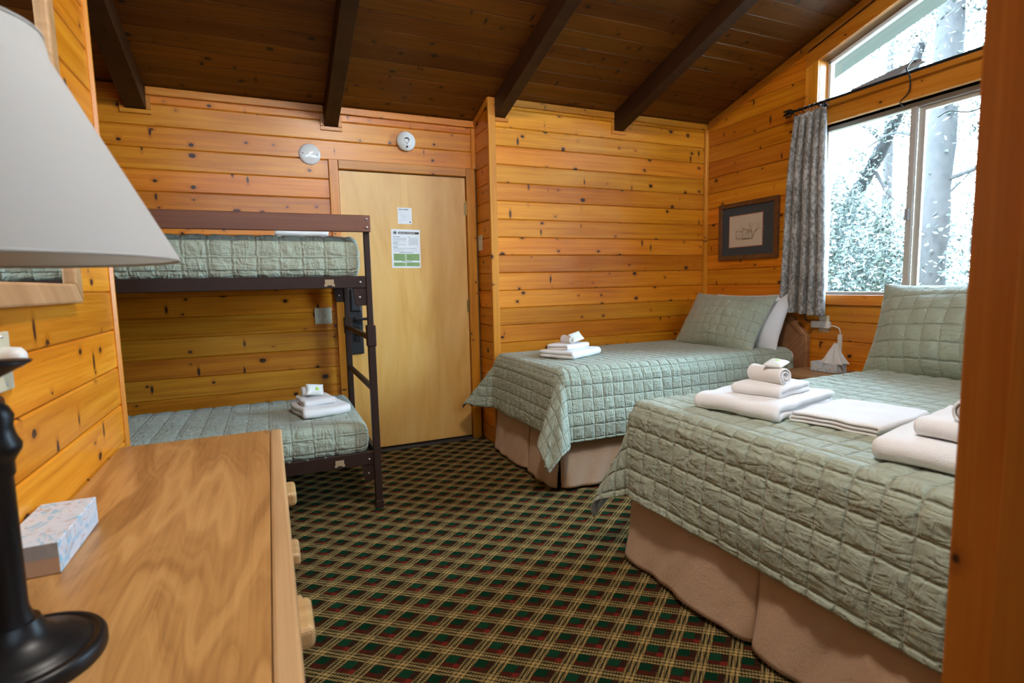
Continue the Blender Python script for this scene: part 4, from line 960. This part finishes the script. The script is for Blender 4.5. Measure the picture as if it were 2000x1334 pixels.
for (a, b) in ((DY0+0.02, ym_-0.006), (ym_+0.006, DY1-0.02)):
    for i in range(3):
        z0 = 0.08+i*0.197
        d = MB().box(DX-0.026, DX-0.008, a, b, z0, z0+0.19).build('drawer', OAKL, dr, bevel=0.004, seg=1, origin=(DX, (a+b)/2, z0+0.095))
        yc = (a+b)/2+(0.08 if b > 1.5 else 0.21)
        pl = MB().prism([(yc-0.055, z0+0.075), (yc+0.055, z0+0.075), (yc+0.055, z0+0.115), (yc-0.055, z0+0.115)], 'x', DX-0.009, DX+0.026)
        MB().box(DX-0.009, DX+0.028, yc-0.06, yc+0.06, z0+0.078, z0+0.122).build('pull', EDGEW, d, bevel=0.012, seg=3)
# tissue box on the dresser
t = thing('tissue_box', 'blue and white printed tissue box lying on the dresser', 'tissue box', (-0.44, 1.36, DT), group='tissue boxes')
tb = MB().box(-0.488, -0.388, 1.235, 1.478, DT+0.001, DT+0.062).build('carton', TPRINT, t, bevel=0.0015, seg=1)
MB().box(-0.4865, -0.3895, 1.2335, 1.235, DT+0.002, DT+0.033).build('kraft_end', TKRAFT, tb); MB().box(-0.4865, -0.3895, 1.2335, 1.235, DT+0.033, DT+0.0605).build('end_band', TBAND, tb)

# ------------------------------------------------------------------ table lamp
LX, LY = -0.352, 0.935
lamp = thing('table_lamp', 'black table lamp with a large off-white empire shade', 'lamp', (LX, LY, DT))
MB().lathe([(0.098, 0.0), (0.101, 0.004), (0.101, 0.018), (0.097, 0.024), (0.090, 0.0255), (0.088, 0.0225), (0.083, 0.0225), (0.081, 0.027), (0.066, 0.033), (0.046, 0.042), (0.034, 0.054), (0.028, 0.070)], (LX, LY, DT), n=64).build('base', BLACK, lamp)
MB().lathe([(0.023, 0.066), (0.021, 0.074), (0.0172, 0.09), (0.0178, 0.20), (0.0182, 0.275), (0.021, 0.280), (0.021, 0.296), (0.024, 0.302), (0.030, 0.312), (0.031, 0.32), (0.026, 0.332), (0.0235, 0.345), (0.026, 0.36), (0.021, 0.372), (0.013, 0.38), (0.011, 0.40), (0.016, 0.412), (0.049, 0.43), (0.051, 0.433), (0.016, 0.435), (0.012, 0.44)], (LX, LY, DT), n=40).build('column', BLACK, lamp)
MB().lathe([(0.010, 0.44), (0.010, 0.535), (0.018, 0.54), (0.018, 0.59), (0.012, 0.595)], (LX, LY, DT), n=20).build('socket', BRASS, lamp)
MB().lathe([(0.012, 0.595), (0.014, 0.61), (0.03, 0.65), (0.032, 0.67), (0.022, 0.695), (0.0001, 0.703)], (LX, LY, DT), n=20).build('bulb', plain('bulb_glass', c4(0.75, 0.74, 0.7), 0.2), lamp)
hp = [(LX-0.012, LY, DT+0.572)]+[(LX-0.055*math.cos(a), LY, DT+0.70+0.15*math.sin(a)) for a in np.linspace(-0.5, PI+0.5, 18)]+[(LX+0.012, LY, DT+0.572)]
MB().tube(hp, 0.002, 6).build('harp', BRASS, lamp)
SZ0, SZ1 = 1.268, 1.565; RB, RT_ = 0.234, 0.098
sh = MB().lathe([(RB, SZ0), (RB, SZ0+0.004), (RT_+0.006, SZ1-0.03), (RT_+0.003, SZ1-0.012), (RT_, SZ1)], (LX, LY, 0), n=96, cap=False).build('shade', SHADE, lamp)
for rr_, zz_ in ((RB, SZ0), (RT_, SZ1)): MB().tube([(LX+rr_*math.cos(a), LY+rr_*math.sin(a), zz_) for a in np.linspace(0, 2*PI, 97)], 0.0022, 6, cap=False).build('shade_rim', SHADE, sh)
for a in (0.5, 0.5+2*PI/3, 0.5+4*PI/3): MB().tube([(LX, LY, SZ1-0.012), (LX+(RT_-0.002)*math.cos(a), LY+(RT_-0.002)*math.sin(a), SZ1-0.006)], 0.0015, 6).build('spider_arm', BRASS, lamp)

# ------------------------------------------------------------------ mirror
mir = thing('mirror', 'wall mirror in a wide tan wooden frame above the dresser', 'mirror', (XC, 1.58, 1.2))
MY0, MY1, MZ0, MZ1, MF = 1.275, 1.868, 1.197, 2.12, 0.052
MB().box(XC+0.004, XC+0.010, MY0+0.03, MY1-0.03, MZ0+0.03, MZ1-0.03).build('mirror_glass', MIRROR, mir)
def frame_rail(nm, mat, parent, x0, x1, corners):
    return MB().prism(corners, 'x', x0, x1).build(nm, mat, parent, bevel=0.006)
o_ = [(MY0, MZ0), (MY1, MZ0), (MY1, MZ1), (MY0, MZ1)]; i_ = [(MY0+MF, MZ0+MF), (MY1-MF, MZ0+MF), (MY1-MF, MZ1-MF), (MY0+MF, MZ1-MF)]
for k in range(4): frame_rail('frame_rail', TANW, mir, XC+0.001, XC+0.026, [o_[k], o_[(k+1) % 4], i_[(k+1) % 4], i_[k]])

# ------------------------------------------------------------------ things on the walls
def plate_screws(parent, pts, face, plane):
    for a, b in pts:
        c = {'-y': (a, plane, b), '+x': (plane, a, b)}[face]
        MB().lathe([(0.0035, 0), (0.003, -0.0012 if face == '-y' else 0.0012), (0.0001, -0.0015 if face == '-y' else 0.0015)], c, axis='y' if face == '-y' else 'x', n=8).build('screw', STEEL, parent)
t = thing('cover_plate', 'round glossy white ceramic disc cover near the door top', 'cover plate', (0.316, YA, 2.135))
dz = MB().lathe([(0.070, -0.0005), (0.070, -0.006), (0.066, -0.012), (0.05, -0.016), (0.0001, -0.018)], (0.316, YA, 2.135), axis='y', n=40).build('disc', CERAM, t)
for s in (-1, 1): MB().lathe([(0.004, 0), (0.0035, -0.0015), (0.0001, -0.002)], (0.316+s*0.045, YA-0.0162, 2.135-s*0.004), axis='y', n=8).build('screw', INK, t)
t = thing('smoke_detector', 'round white smoke detector above the door', 'smoke detector', (0.979, YA, 2.271))
MB().lathe([(0.060, -0.0005), (0.060, -0.008), (0.067, -0.010), (0.068, -0.030), (0.064, -0.040), (0.0001, -0.042)], (0.979, YA, 2.271), axis='y', n=44).build('body', WHITEP, t)
MB().lathe([(0.019, -0.0415), (0.019, -0.0435), (0.0175, -0.0435), (0.0175, -0.0415)], (0.982, YA, 2.277), axis='y', n=28).build('test_button', GREYP, t)
MB().lathe([(0.0075, -0.0405), (0.0075, -0.0425), (0.0001, -0.0428)], (0.982, YA, 2.230), axis='y', n=14).build('sounder_grille', INK, t)
MB().lathe([(0.003, -0.0405), (0.003, -0.043), (0.0001, -0.0432)], (0.982, YA, 2.252), axis='y', n=10).build('indicator', INK, t)
t = thing('light_switch', 'almond double toggle switch plate beside the bunk', 'light switch', (0.342, YA, 1.031))
MB().box(0.285, 0.399, YA-0.006, YA-0.0005, 0.974, 1.088).build('plate', ALMOND, t, bevel=0.003)
for s in (-1, 1):
    MB().box(0.342+s*0.023-0.004, 0.342+s*0.023+0.004, YA-0.016, YA-0.006, 1.027, 1.042).box(0.342+s*0.023-0.006, 0.342+s*0.023+0.006, YA-0.0075, YA-0.006, 1.019, 1.043).build('toggle', ALMOND, t, bevel=0.001, seg=1)
    plate_screws(t, [(0.342+s*0.023, 1.062), (0.342+s*0.023, 1.0)], '-y', YA-0.006)
t = thing('switch_plate', 'slim almond plate on the narrow return wall by the door', 'cover plate', (XR, 3.965, 1.545))
MB().box(XR-0.007, XR-0.0005, 3.925, 4.005, 1.488, 1.605).build('plate', ALMOND, t, bevel=0.003); MB().box(XR-0.012, XR-0.007, 3.955, 3.975, 1.53, 1.562).build('rocker', ALMOND, t, bevel=0.002)
t = thing('wall_outlet', 'almond outlet plate with a round white night light by the mirror', 'outlet', (XC, 1.385, 1.09))
MB().box(XC+0.0005, XC+0.007, 1.352, 1.424, 1.032, 1.15).build('plate', ALMOND, t, bevel=0.003)
MB().lathe([(0.021, 0.007), (0.022, 0.02), (0.020, 0.034), (0.012, 0.041), (0.0001, 0.043)], (XC, 1.388, 1.098), axis='x', n=24).build('night_light', WHITEP, t)
plate_screws(t, [(1.388, 1.14), (1.388, 1.045)], '+x', XC+0.007)
# framed print
t = thing('framed_print', 'small framed sepia sketch with dark mat beside the curtain', 'picture', (XW, 3.25, 1.38))
PY0, PY1, PZ0, PZ1 = 2.962, 3.55, 1.382, 1.846
o_ = [(PY0, PZ0), (PY1, PZ0), (PY1, PZ1), (PY0, PZ1)]; q = 0.036; i_ = [(PY0+q, PZ0+q), (PY1-q, PZ0+q), (PY1-q, PZ1-q), (PY0+q, PZ1-q)]
for k in range(4): MB().prism([o_[k], o_[(k+1) % 4], i_[(k+1) % 4], i_[k]], 'x', XW-0.03, XW-0.001).build('frame_rail', OAKF, t, bevel=0.004)
MB().box(XW-0.014, XW-0.006, PY0+0.02, PY1-0.02, PZ0+0.02, PZ1-0.02).build('mat_board', MATB, t)
MB().box(XW-0.0152, XW-0.0138, 3.105, 3.445, 1.482, 1.742).build('bevel_edge', RUST, t)
pr = MB().box(XW-0.0162, XW-0.0148, 3.111, 3.439, 1.488, 1.736).build('print_sheet', CREAM, t)
r = random.Random(4); sk = MB(); sk2 = MB(); xk = XW-0.0166
def stroke(m, a, b, wd=0.0012):
    a = Vector((xk, *a)); b = Vector((xk, *b)); d = (b-a).normalized(); nn = Vector((0, -d.z, d.y))*wd/2
    m.add([a-nn, a+nn, b+nn, b-nn], [(0, 1, 2, 3)])
def G(u, v): return (3.37-u*0.20, 1.545+v*0.15)          # sketch frame: u to the right, v up
for (u0_, v0_, u1_, v1_) in ((0.0, 0.05, 0.0, 0.42), (0.0, 0.42, 0.35, 0.46), (0.35, 0.46, 0.35, 0.05), (0.35, 0.5, 0.66, 0.48), (0.66, 0.48, 0.68, 0.08), (0.0, 0.05, 0.68, 0.04), (0.02, 0.42, 0.02, 0.55), (0.36, 0.48, 0.37, 0.62), (0.40, 0.48, 0.41, 0.60)):
    stroke(sk, G(u0_, v0_), G(u1_, v1_), 0.0028)
for k in range(120):
    u, v = r.random()*0.68, r.random()*0.42; l = r.uniform(0.03, 0.08); stroke(sk if r.random() < 0.6 else sk2, G(u, v), G(u+l*0.3, v+l), 0.0017)
def limb(u, v, ang, L, dpt):
    u2, v2 = u+L*math.cos(ang), v+L*math.sin(ang); stroke(sk if dpt > 3 else sk2, G(u, v), G(u2, v2), 0.0010*dpt)
    if dpt > 1:
        for k in range(2): limb(u2, v2, ang+r.uniform(-0.75, 0.75), L*0.72, dpt-1)
limb(0.80, 0.02, 1.5, 0.30, 5); limb(0.84, 0.04, 1.25, 0.30, 5); limb(0.78, 0.30, 2.5, 0.26, 4)
for k in range(26): stroke(sk2, G(r.uniform(0, 0.95), r.uniform(-0.04, 0.02)), G(r.uniform(0, 0.95), r.uniform(-0.04, 0.02)), 0.001)
sk.build('sketch_lines', SEPIA, pr); sk2.build('sketch_tint', SEPIAL, pr)
# paper notices on the door
def text(body, size, loc, mat, parent, align='LEFT', rot=0.0, bold=0.0):
    c = bpy.data.curves.new('lettering', 'FONT'); c.body = body; c.size = size; c.align_x = align; c.offset = bold; c.extrude = 0.0002; c.materials.append(mat)
    tmp = bpy.data.objects.new('tmp', c); COL.objects.link(tmp); bpy.context.view_layer.update()
    me = bpy.data.meshes.new_from_object(tmp.evaluated_get(bpy.context.evaluated_depsgraph_get())); bpy.data.objects.remove(tmp); bpy.data.curves.remove(c)
    me.materials.clear(); me.materials.append(mat)
    o = newobj('lettering', me, parent); o.rotation_euler = (PI/2, 0, 0); o.location = Vector(loc); return o
YD = YA+0.012
def notice(name, label, x0, x1, z0, z1, tilt):
    t = thing(name, label, 'notice', ((x0+x1)/2, YD, (z0+z1)/2), group='paper notices on the door'); t.rotation_euler = (0, tilt, 0)
    MB().box(-(x1-x0)/2, (x1-x0)/2, -0.0015, -0.0003, -(z1-z0)/2, (z1-z0)/2).build('sheet', PAPER, t, local=True); return t, (x1-x0), (z1-z0)
yy = -0.0018
def bars(t, mat, rects, nm='text_lines', y=yy):
    m = MB()
    for a, b, c, d in rects: m.box(a, b, y, -0.0014, c, d)
    return m.build(nm, mat, t, local=True)
t, w_, h_ = notice('paper_notice', 'small white notice with a bold heading taped high on the door', 0.903, 1.008, 1.685, 1.803, 0.01)
text('DEAR GUEST,', 0.0125, (-w_/2+0.008, yy, h_/2-0.018), INK, t, bold=0.0004)
L = []
for k, (z_, ind, ln) in enumerate(((0.030, 0, .085), (0.035, 0, .03), (0.046, 0, .08), (0.050, 0, .035), (0.058, .015, .068), (0.063, .015, .07), (0.069, .015, .035), (0.074, .015, .068), (0.079, .015, .03), (0.088, 0, .085), (0.093, 0, .06), (0.104, 0, .02), (0.108, 0, .035))):
    a = -w_/2+0.008+ind; L.append((a, a+ln, h_/2-z_-0.0013, h_/2-z_))
bars(t, INKG, L)
MB().lathe([(0.0055, -0.0014), (0.0055, -0.0018), (0.0001, -0.0018)], (w_/2-0.014, 0, -h_/2+0.014), axis='y', n=16).build('logo', INK, t, local=True)
t, w_, h_ = notice('paper_notice', 'larger notice headed EMERGENCY PROCEDURES with green boxes on the door', 0.847, 1.063, 1.362, 1.645, 0.012)
bars(t, INKBR, [(-w_/2+0.052, w_/2-0.008, h_/2-0.034, h_/2-0.018)], 'heading_bar', -0.0017)
text('EMERGENCY PROCEDURES', 0.0098, (-w_/2+0.057, -0.0021, h_/2-0.0295), PAPER, t, bold=0.0002)
lg = MB().lathe([(0.0145, -0.0014), (0.0145, -0.0018), (0.012, -0.0018), (0.012, -0.0014)], (-w_/2+0.028, 0, h_/2-0.026), axis='y', n=24)
for px_, s_ in ((-0.005, 0.8), (0.0, 1.2), (0.005, 0.9)): lg.add([(-w_/2+0.028+px_-0.005*s_, -0.0018, h_/2-0.026-0.001), (-w_/2+0.028+px_+0.005*s_, -0.0018, h_/2-0.026-0.001), (-w_/2+0.028+px_, -0.0018, h_/2-0.026+0.010*s_)], [(0, 1, 2)])
lg.box(-w_/2+0.018, -w_/2+0.038, -0.0018, -0.0014, h_/2-0.032, h_/2-0.027); lg.build('logo', INK, t, local=True)
L = []; D = []
def para(x, ln, z_, n_): 
    for k in range(n_): L.append((x, x+ln*(1 if k < n_-1 else 0.45), h_/2-z_-k*0.0052-0.0022, h_/2-z_-k*0.0052))
xl = -w_/2+0.013; xr_ = w_/2-0.088
for z_, ln, x in ((0.053, .05, xl), (0.053, .01, xr_), (0.099, .032, xl), (0.128, .034, xl)): D.append((x, x+ln, h_/2-z_-0.003, h_/2-z_))
para(xl, .098, .062, 5); para(xl, .1, .089, 2); para(xl, .097, .107, 3); para(xl, .172, .136, 3); para(xl+.005, .172, .156, 2); para(xr_, .07, .062, 11)
bars(t, INKG, L); bars(t, INK, D+[(-0.05, 0.055, h_/2-0.171, h_/2-0.168), (-0.035, 0.045, h_/2-0.236, h_/2-0.233)], 'subheadings')
gx0, gx1, gm = -w_/2+0.014, w_/2-0.008, -0.004
bars(t, INKGR, [(gx0, gm-0.002, -0.089, -0.037), (gm+0.002, gx1, -0.087, -0.037), (gx0, gm-0.002, -0.129, -0.101), (gm+0.002, gx1, -0.129, -0.1)], 'green_box', -0.0017)
L = []
for (bx, bz, n_) in ((gx0+0.004, -0.043, 8), (gm+0.012, -0.048, 7), (gx0+0.004, -0.105, 4), (gm+0.012, -0.104, 4)):
    for k in range(n_): L.append((bx, bx+r.uniform(0.03, 0.075), bz-k*0.0054-0.002, bz-k*0.0054))
bars(t, INKGR2, L, 'green_box_text', -0.0020)

# ------------------------------------------------------------------ curtain and rod
XRD = 3.46; ZR = 2.388
rod = thing('curtain_rod', 'black iron curtain rod with a leafy finial across the window', 'curtain rod', (XRD, 1.9, ZR))
MB().tube([(XRD, 2.80, ZR), (XRD, 1.32, ZR)], 0.0085, 12).build('pole', BLACK, rod)
def finial(y, s):
    m = MB(); m.lathe([(0.009, 0), (0.016, 0.004), (0.016, 0.012), (0.010, 0.016), (0.013, 0.03), (0.011, 0.05), (0.006, 0.068), (0.0001, 0.078)], (0, 0, 0), axis='y', n=14)
    for k in range(5):
        a = k*2*PI/5; c = Vector((math.cos(a), 0, math.sin(a)))
        m.tube(bez([(c.x*0.010, 0.012, c.z*0.010), (c.x*0.026, 0.030, c.z*0.026), (c.x*0.021, 0.052, c.z*0.021), (c.x*0.027, 0.062, c.z*0.027)], 5), [0.0045]*8+[0.006]*8, 8)
    m.v = [(XRD+p[0], y+s*p[1], ZR+p[2]) for p in m.v]; m.build('finial', BLACK, rod)
finial(2.80, 1); finial(1.32, -1)
for y in (2.62, 1.40): MB().tube([(XRD, y, ZR-0.004), (XW-0.016, y, ZR-0.004)], 0.006, 8).lathe([(0.022, XW-0.022), (0.022, XW-0.0165)], (0, y, ZR-0.004), axis='x', n=16).build('bracket', BLACK, rod)
ct = thing('curtain', 'grey mottled pinch-pleat curtain gathered at the window edge', 'curtain', (XRD, 2.68, 0.97))
n, m = 220, 90; s = np.linspace(0, 1, n); h = np.linspace(0, 1, m); Sg, Hh = np.meshgrid(s, h, indexing='ij')    # h: 0 top, 1 bottom
yt = 2.79-0.245*Sg; yb = 2.865-0.375*Sg
wid = Hh**0.8
PYc = yt+(yb-yt)*wid; npl = 5.0
ph_ = 2*PI*(npl*Sg)+0.9*np.sin(2*PI*Sg)+0.25*np.sin(7*Hh)
ampl = 0.022+0.026*np.minimum(1, Hh*3)
top_pinch = np.exp(-Hh/0.05)
PXc = XRD-0.005+ampl*np.sin(ph_)*(1-0.45*top_pinch)+0.008*np.sin(2.3*ph_+1.0)*Hh+0.010*Hh*np.sin(3*Sg+2)
PYc = PYc+0.010*np.sin(2*ph_)*(1-top_pinch)
PZc = 2.352-(2.352-0.968)*Hh+0.010*np.sin(ph_)*top_pinch+0.006*np.sin(5*Sg)*Hh
grid_obj('drop', np.stack([PXc, PYc, PZc], -1), CURT, ct, solid=0.003)
for k in range(7):
    y = 2.785-0.04*k; mm = MB(); a_ = 0.25+0.12*math.sin(k*2.1)
    R0 = 0.021; mm.tube([(XRD+R0*math.cos(a)*math.sin(a_)*0+R0*math.sin(a)*1.0, y+R0*math.cos(a)*math.sin(a_), ZR-0.010+R0*math.cos(a)*math.cos(a_)) for a in np.linspace(0, 2*PI, 21)], 0.0024, 6, cap=False)
    mm.build('ring', BLACK, ct)

# ------------------------------------------------------------------ gadget on the window beam, cables, adaptor
gd = thing('antenna_panel', 'slim grey wedge-shaped device lying on the window header', 'device', (3.575, 2.22, u0))
gm_ = MB().prism([(2.44, 0.005), (2.44, 0.022), (2.15, 0.058), (2.04, 0.066), (2.025, 0.060), (2.025, 0.048), (2.12, 0.036), (2.16, 0.006)], 'x', 3.545, 3.60)
gm_.v = [(p[0], p[1], p[2]+u0+0.003) for p in gm_.v]; gm_.build('housing', GREYP, gd, bevel=0.004)
MB().lathe([(0.004, 3.541), (0.004, 3.546)], (0, 2.075, u0+0.058), axis='x', n=10).build('port', INK, gd)
tag(MB().tube(bez([(3.541, 2.055, 2.468), (3.50, 2.045, 2.465), (3.447, 2.045, 2.41), (3.465, 2.035, 2.36), (3.52, 2.07, 2.30), (3.545, 2.13, 2.262), (3.60, 2.14, 2.245)], 8), 0.004, 8).build('black_cable', BLACKM), 'black cable looping from the grey device over the rod', 'cable')
tag(MB().tube(bez([(3.80, 2.06, 2.18), (3.81, 2.0, 2.20), (3.82, 1.9, 2.17), (3.84, 1.75, 2.20), (3.86, 1.5, 2.28), (3.9, 1.1, 2.40)], 8), 0.004, 8).build('outdoor_cable', BLACKM), 'thin dark cable hanging outside the sliding pane', 'cable')
ad = thing('power_adaptor', 'white power adaptor plugged in below the curtain', 'adaptor', (XW, 2.59, 0.87))
MB().box(XW-0.035, XW-0.006, 2.515, 2.655, 0.868, 0.915).build('housing', WHITEP, ad, bevel=0.005)
MB().box(XW-0.0065, XW-0.0005, 2.535, 2.61, 0.84, 0.955).build('outlet_plate', ALMOND, ad, bevel=0.003)
MB().tube(bez([(XW-0.02, 2.515, 0.888), (XW-0.02, 2.485, 0.885), (XW-0.012, 2.458, 0.872), (XW-0.008, 2.45, 0.845), (XW-0.008, 2.45, 0.82)], 6), 0.004, 8).build('cord', WHITEP, ad)
MB().box(XW-0.014, XW-0.0005, 2.437, 2.464, 0.60, 0.83).build('cord_cover', WHITEP, ad, bevel=0.002)
tag(MB().tube(bez([(XW-0.02, 2.72, 1.02), (XW-0.03, 2.71, 0.96), (XW-0.03, 2.69, 0.92), (XW-0.022, 2.655, 0.90)], 6), 0.004, 8).build('dark_cord', BLACKM), 'short dark cord dropping behind the curtain to the adaptor', 'cable')

# ------------------------------------------------------------------ night stand and tissues between the beds
ns = thing('night_stand', 'low wooden night stand between the two beds', 'night stand', (3.32, 2.32, 0))
ybar('top', HEADW, ns, 3.08, 3.53, 2.06, 2.60, 0.575, 0.600, 0.006)
MB().box(3.10, 3.53, 2.08, 2.58, 0.05, 0.575).build('body', HEADW, ns, bevel=0.003, seg=1)
d = MB().box(3.085, 3.10, 2.10, 2.56, 0.38, 0.56).build('drawer', HEADW, ns, bevel=0.003, seg=1); MB().box(3.065, 3.085, 2.28, 2.38, 0.455, 0.485).build('pull', EDGEW, d, bevel=0.008)
MB().box(3.12, 3.5, 2.1, 2.56, 0.0, 0.05).build('plinth', HEADW, ns)
t = thing('tissue_box', 'tissue box with a white tissue pulled up on the night stand', 'tissue box', (3.36, 2.38, 0.60), group='tissue boxes')
MB().box(3.31, 3.41, 2.30, 2.485, 0.601, 0.663).build('carton', TPRINT, t, bevel=0.0015, seg=1)
n, m = 72, 24; a = np.linspace(0, 2*PI, n); h = np.linspace(0, 1, m); A, Hh = np.meshgrid(a, h, indexing='ij')
rad = (0.058*(1-Hh)**1.1+0.007)*(1+0.30*np.sin(5*A+2*Hh)*(1-0.3*Hh)+0.12*np.sin(11*A)); 
P = np.stack([3.36+rad*np.cos(A)*0.75, 2.36+rad*np.sin(A)*1.15-0.012*Hh, 0.66+0.125*Hh+0.01*np.sin(3*A)*Hh], -1)
grid_obj('tissue', P, SHEET, t, solid=0.0015)

# ------------------------------------------------------------------ wooden post by the camera
ps = thing('door_post', 'orange stained wooden post standing close at the frame edge', 'post', (0.80, 0.27, 0), kind='structure')
MB().box(0.72, 0.87, 0.20, 0.352, 0.0, zc(0.2)).build('shaft', POSTW, ps, bevel=0.004, origin=(0.8, 0.27, 1.5))
MB().box(0.712, 0.72, 0.20, 0.303, 0.0, zc(0.2)-0.02).build('stop_strip', POSTW, ps, bevel=0.002, origin=(0.71, 0.25, 1.2))

# ------------------------------------------------------------------ ceiling lamp above the camera
CLX, CLY, CLZ = 0.78, 0.8, 3.2
cl = thing('ceiling_light', 'round frosted ceiling light hanging above the foot of the wide bed and the dresser', 'ceiling light', (CLX, CLY, CLZ))
MB().lathe([(0.0001, -0.13), (0.06, -0.122), (0.115, -0.095), (0.15, -0.05), (0.16, 0.0), (0.155, 0.03), (0.12, 0.05)], (CLX, CLY, CLZ), n=32).build('frosted_bowl', LAMPM, cl)
MB().lathe([(0.215, 0.018), (0.217, 0.018), (0.19, 0.052), (0.06, 0.075), (0.012, 0.09), (0.012, zc(CLY)-CLZ)], (CLX, CLY, CLZ), n=32).build('uplight_shield', BRASS, cl)  # unseen brass pan added to keep the bowl's upward light off the ceiling
